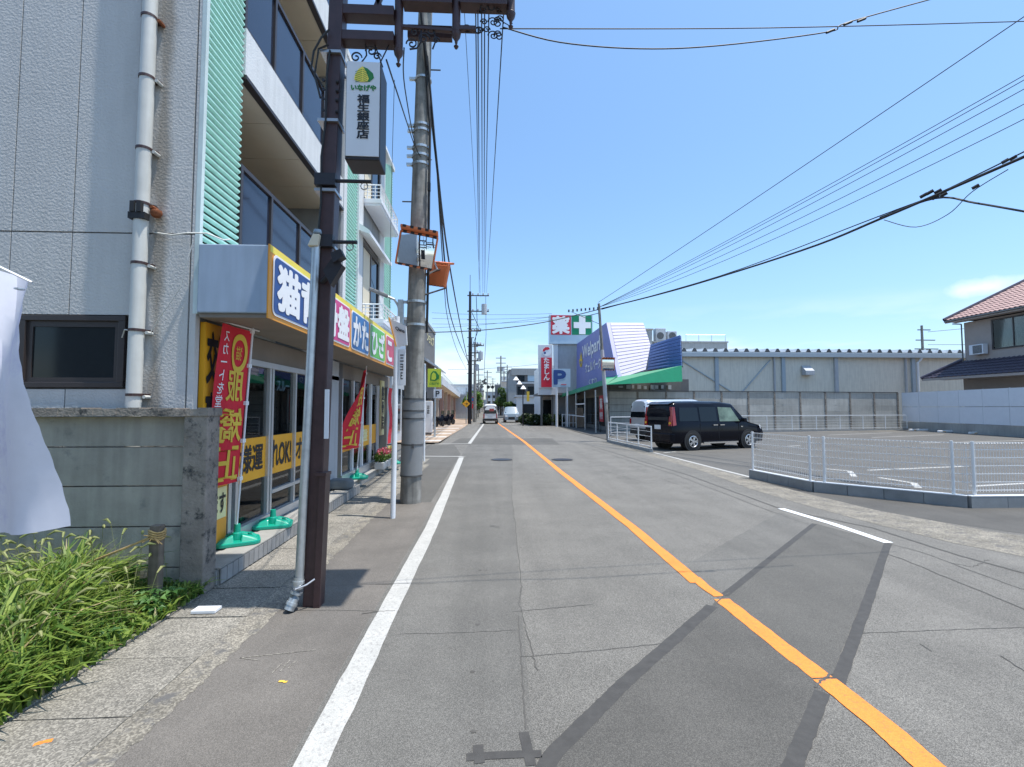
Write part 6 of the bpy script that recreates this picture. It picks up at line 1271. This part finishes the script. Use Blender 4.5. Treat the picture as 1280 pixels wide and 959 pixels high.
tree((-1.9,72),3.2,1.2,1500,'round green tree left of the white van','leaf_bright'); tree((2.4,100),3.8,1.3,1500,'small green tree behind the blue car')
def power_pole_far():
    t = thing('utility_pole', 'small utility pole showing above the warehouse roof', 'utility pole', (33,62,0)); x, y, z = PY(1152,407,62); x2 = x
    obj('shaft', M().cyl((x,y,0),(x,y,z), .22, .14, 10), K['pole_concrete'], t); 
    for dz, l in ((.6,1.2),(2.0,1.8),(3.2,2.2)): obj('crossarm', M().box(x-l*.5,x+l,y-.06,y+.06,z-dz-.06,z-dz+.06), K['dark_alu'], t)
    obj('switch_gear', M().box(x-1.2,x-.6,y-.2,y+.2,z-4.4,z-3.6).cyl((x+.8,y,z-3.9),(x+.8,y,z-3.2), .25, n=8), K['dark_alu'], t)
power_pole_far()

# ================================================================== WIRES
def wire(label, pts, r, sag=0.0, n=16, group=None):
    P = [Vector(p) for p in pts]; Q = []
    if len(P) == 2:
        for i in range(n+1): t = i/n; q = P[0].lerp(P[1], t); q.z -= sag*4*t*(1-t); Q.append(q)
    else:
        for i in range(len(P)-1):
            p0, p1, p2, p3 = P[max(0,i-1)], P[i], P[i+1], P[min(len(P)-1,i+2)]
            for k in range(6):
                t = k/6; Q.append(.5*((2*p1)+(p2-p0)*t+(2*p0-5*p1+4*p2-p3)*t*t+(3*p1-p0-3*p2+p3)*t**3))
        Q.append(P[-1])
    return tag(obj('power_cable', M().tube(Q, r, 5), K['cable']), label, 'cable', group)
T0 = tuple(rp1)
wire('uppermost single thin wire rising from the pharmacy pole to the right', [PY(748,378,22.6), PY(1330,-13,8)], .010, .05)
for v, sg, od in ((66,.12,'uppermost'),(72,.16,'second'),(84,.2,'middle'),(104,.26,'fourth'),(124,.32,'lowest')):
    wire(od + ' wire of the thin fan rising right from the pharmacy pole', [PY(749,384,22.6), PY(1330,v,8)], .008, sg, group='fan of thin wires on the right')
wire('thick black cable bundle running up to the right frame edge', [PY(752,386,22.6), PY(850,361,18.5), PY(1000,314,13.5), PY(1100,274,10.8), PY(1200,231,9), PY(1290,192,7.8)], .030)
wire('second black cable hugging the thick bundle on the right', [PY(752,387,22.6), PY(900,345,16.5), PY(1100,270,10.8), PY(1170,243,9.6), PY(1290,185,7.8)], .014)
wire('black service cable branching off to the right below the bundle', [PY(1100,272,10.8), PY(1170,248,9.6), PY(1220,254,9.0), PY(1300,268,8)], .020)
wire('thin slack loop of cable under the right bundle', [PY(1105,275,10.8), PY(1145,284,10.2), PY(1185,268,9.8), PY(1215,240,9.2), PY(1260,212,8.4)], .009)
SP = thing('cable_splice', 'cluster of black splice clamps on the right cable bundle', 'cable splice', PY(1165,246,9.7))
obj('clamps', join(*[M().cyl(PY(u,v,9.7), PY(u+9,v-5,9.6), .035, n=6) for u, v in ((1150,247),(1158,243),(1168,242),(1175,246),(1165,249),(1252,204),(1262,200),(1215,236))]), K['cable'], SP)
wire('thin high wire crossing the sky from the left pole arm to the right edge', [PY(625,36,4.15), PY(960,35,4.5), PY(1310,26,4.8)], .005)
wire('twisted sagging wire crossing the sky to the upper right', [PY(628,34,4.15), PY(700,53,4.15), PY(800,61,4.2), PY(900,57,4.2), PY(1035,40,4.3), PY(1060,28,4.3), PY(1190,-8,4.4)], .006)
obj('wire_clips', join(*[M().cyl(PY(u,v,4.3), PY(u+10,v-4,4.3), .012, n=6) for u, v in ((1033,41),(1055,31),(1072,27))]), K['cable'], bpy.data.objects['power_cable'] if False else None).name = 'wire_clip'
o = bpy.data.objects['wire_clip']; tag(o, 'small clips where the two crossing wires meet', 'clip')
for u0, u1, lab in ((594,599,'first overhead wire left of the far pole arms'),(602,603,'second overhead wire running down the street'),(606,605,'third overhead wire running down the street'),(633,608,'rightmost overhead wire running down the street'),(597,600,'overhead wire just right of the first one'),(612,606,'overhead wire between the third and the rightmost')):
    wire(lab, [PY(u1,366,48), PY(u0,-40,7.0)], .012, .15, group=None)
wire('faint thin wire left of the overhead bundle', [PY(601,372,48), PY(578,-30,7.6)], .006, .1)
wire('thick black cable sweeping from the utility pole to the far pole', [PY(524,-10,7.8), PY(533,80,8.1), PY(541,160,9.5), PY(560,320,17), PY(577,415,32), PY(587,462,48)], .030)
wire('black cable hanging close to the utility pole with slack', [PY(534,70,8.1), PY(544,185,8.4), PY(549,240,9), PY(556,330,12), PY(562,390,18), PY(575,430,28), PY(585,452,46)], .020)
wire('thin slack cable beside the utility pole', [PY(545,190,8.4), PY(549,260,10), PY(555,350,14), PY(560,400,20), PY(572,440,32), PY(583,462,48)], .013)
wire('drop wire from the gate scroll to the utility pole band', [PY(505,60,5.0), PY(506,110,6.0), PY(522,190,8.0), PY(540,200,8.2)], .008)
wire('stay wire slanting from the gate arm to the pole band', [PY(483,75,4.1), PY(518,182,8.2)], .008)
wire('thin hanging line beside the mirror hood', [PY(493,100,9), PY(489,250,11), PY(487,385,13)], .006)
wire('thick cable crossing the street to the pharmacy pole', [PY(520,416,22), PY(600,413,22.4), PY(680,403,22.5), PY(752,386,22.6)], .022)
for v0, v1, od in ((398,396,'second'),(405,400,'third'),(410,396,'slanting'),(391,392,'uppermost')): wire(od + ' thin wire crossing the far street above the thick cable', [PY(540,v0,30), PY(690,v1,30)], .010, .1, group='thin wires crossing the street')
wire('low distant wire crossing above the white van', [PY(560,462,50), PY(675,455,50)], .015, .15)
wire('thin distant wire above the warehouse from the small pole', [PY(1160,415,62), PY(1215,410,60)], .03)
wire('lower distant wire above the warehouse roof', [PY(1160,431,62), PY(1215,431,60)], .03)
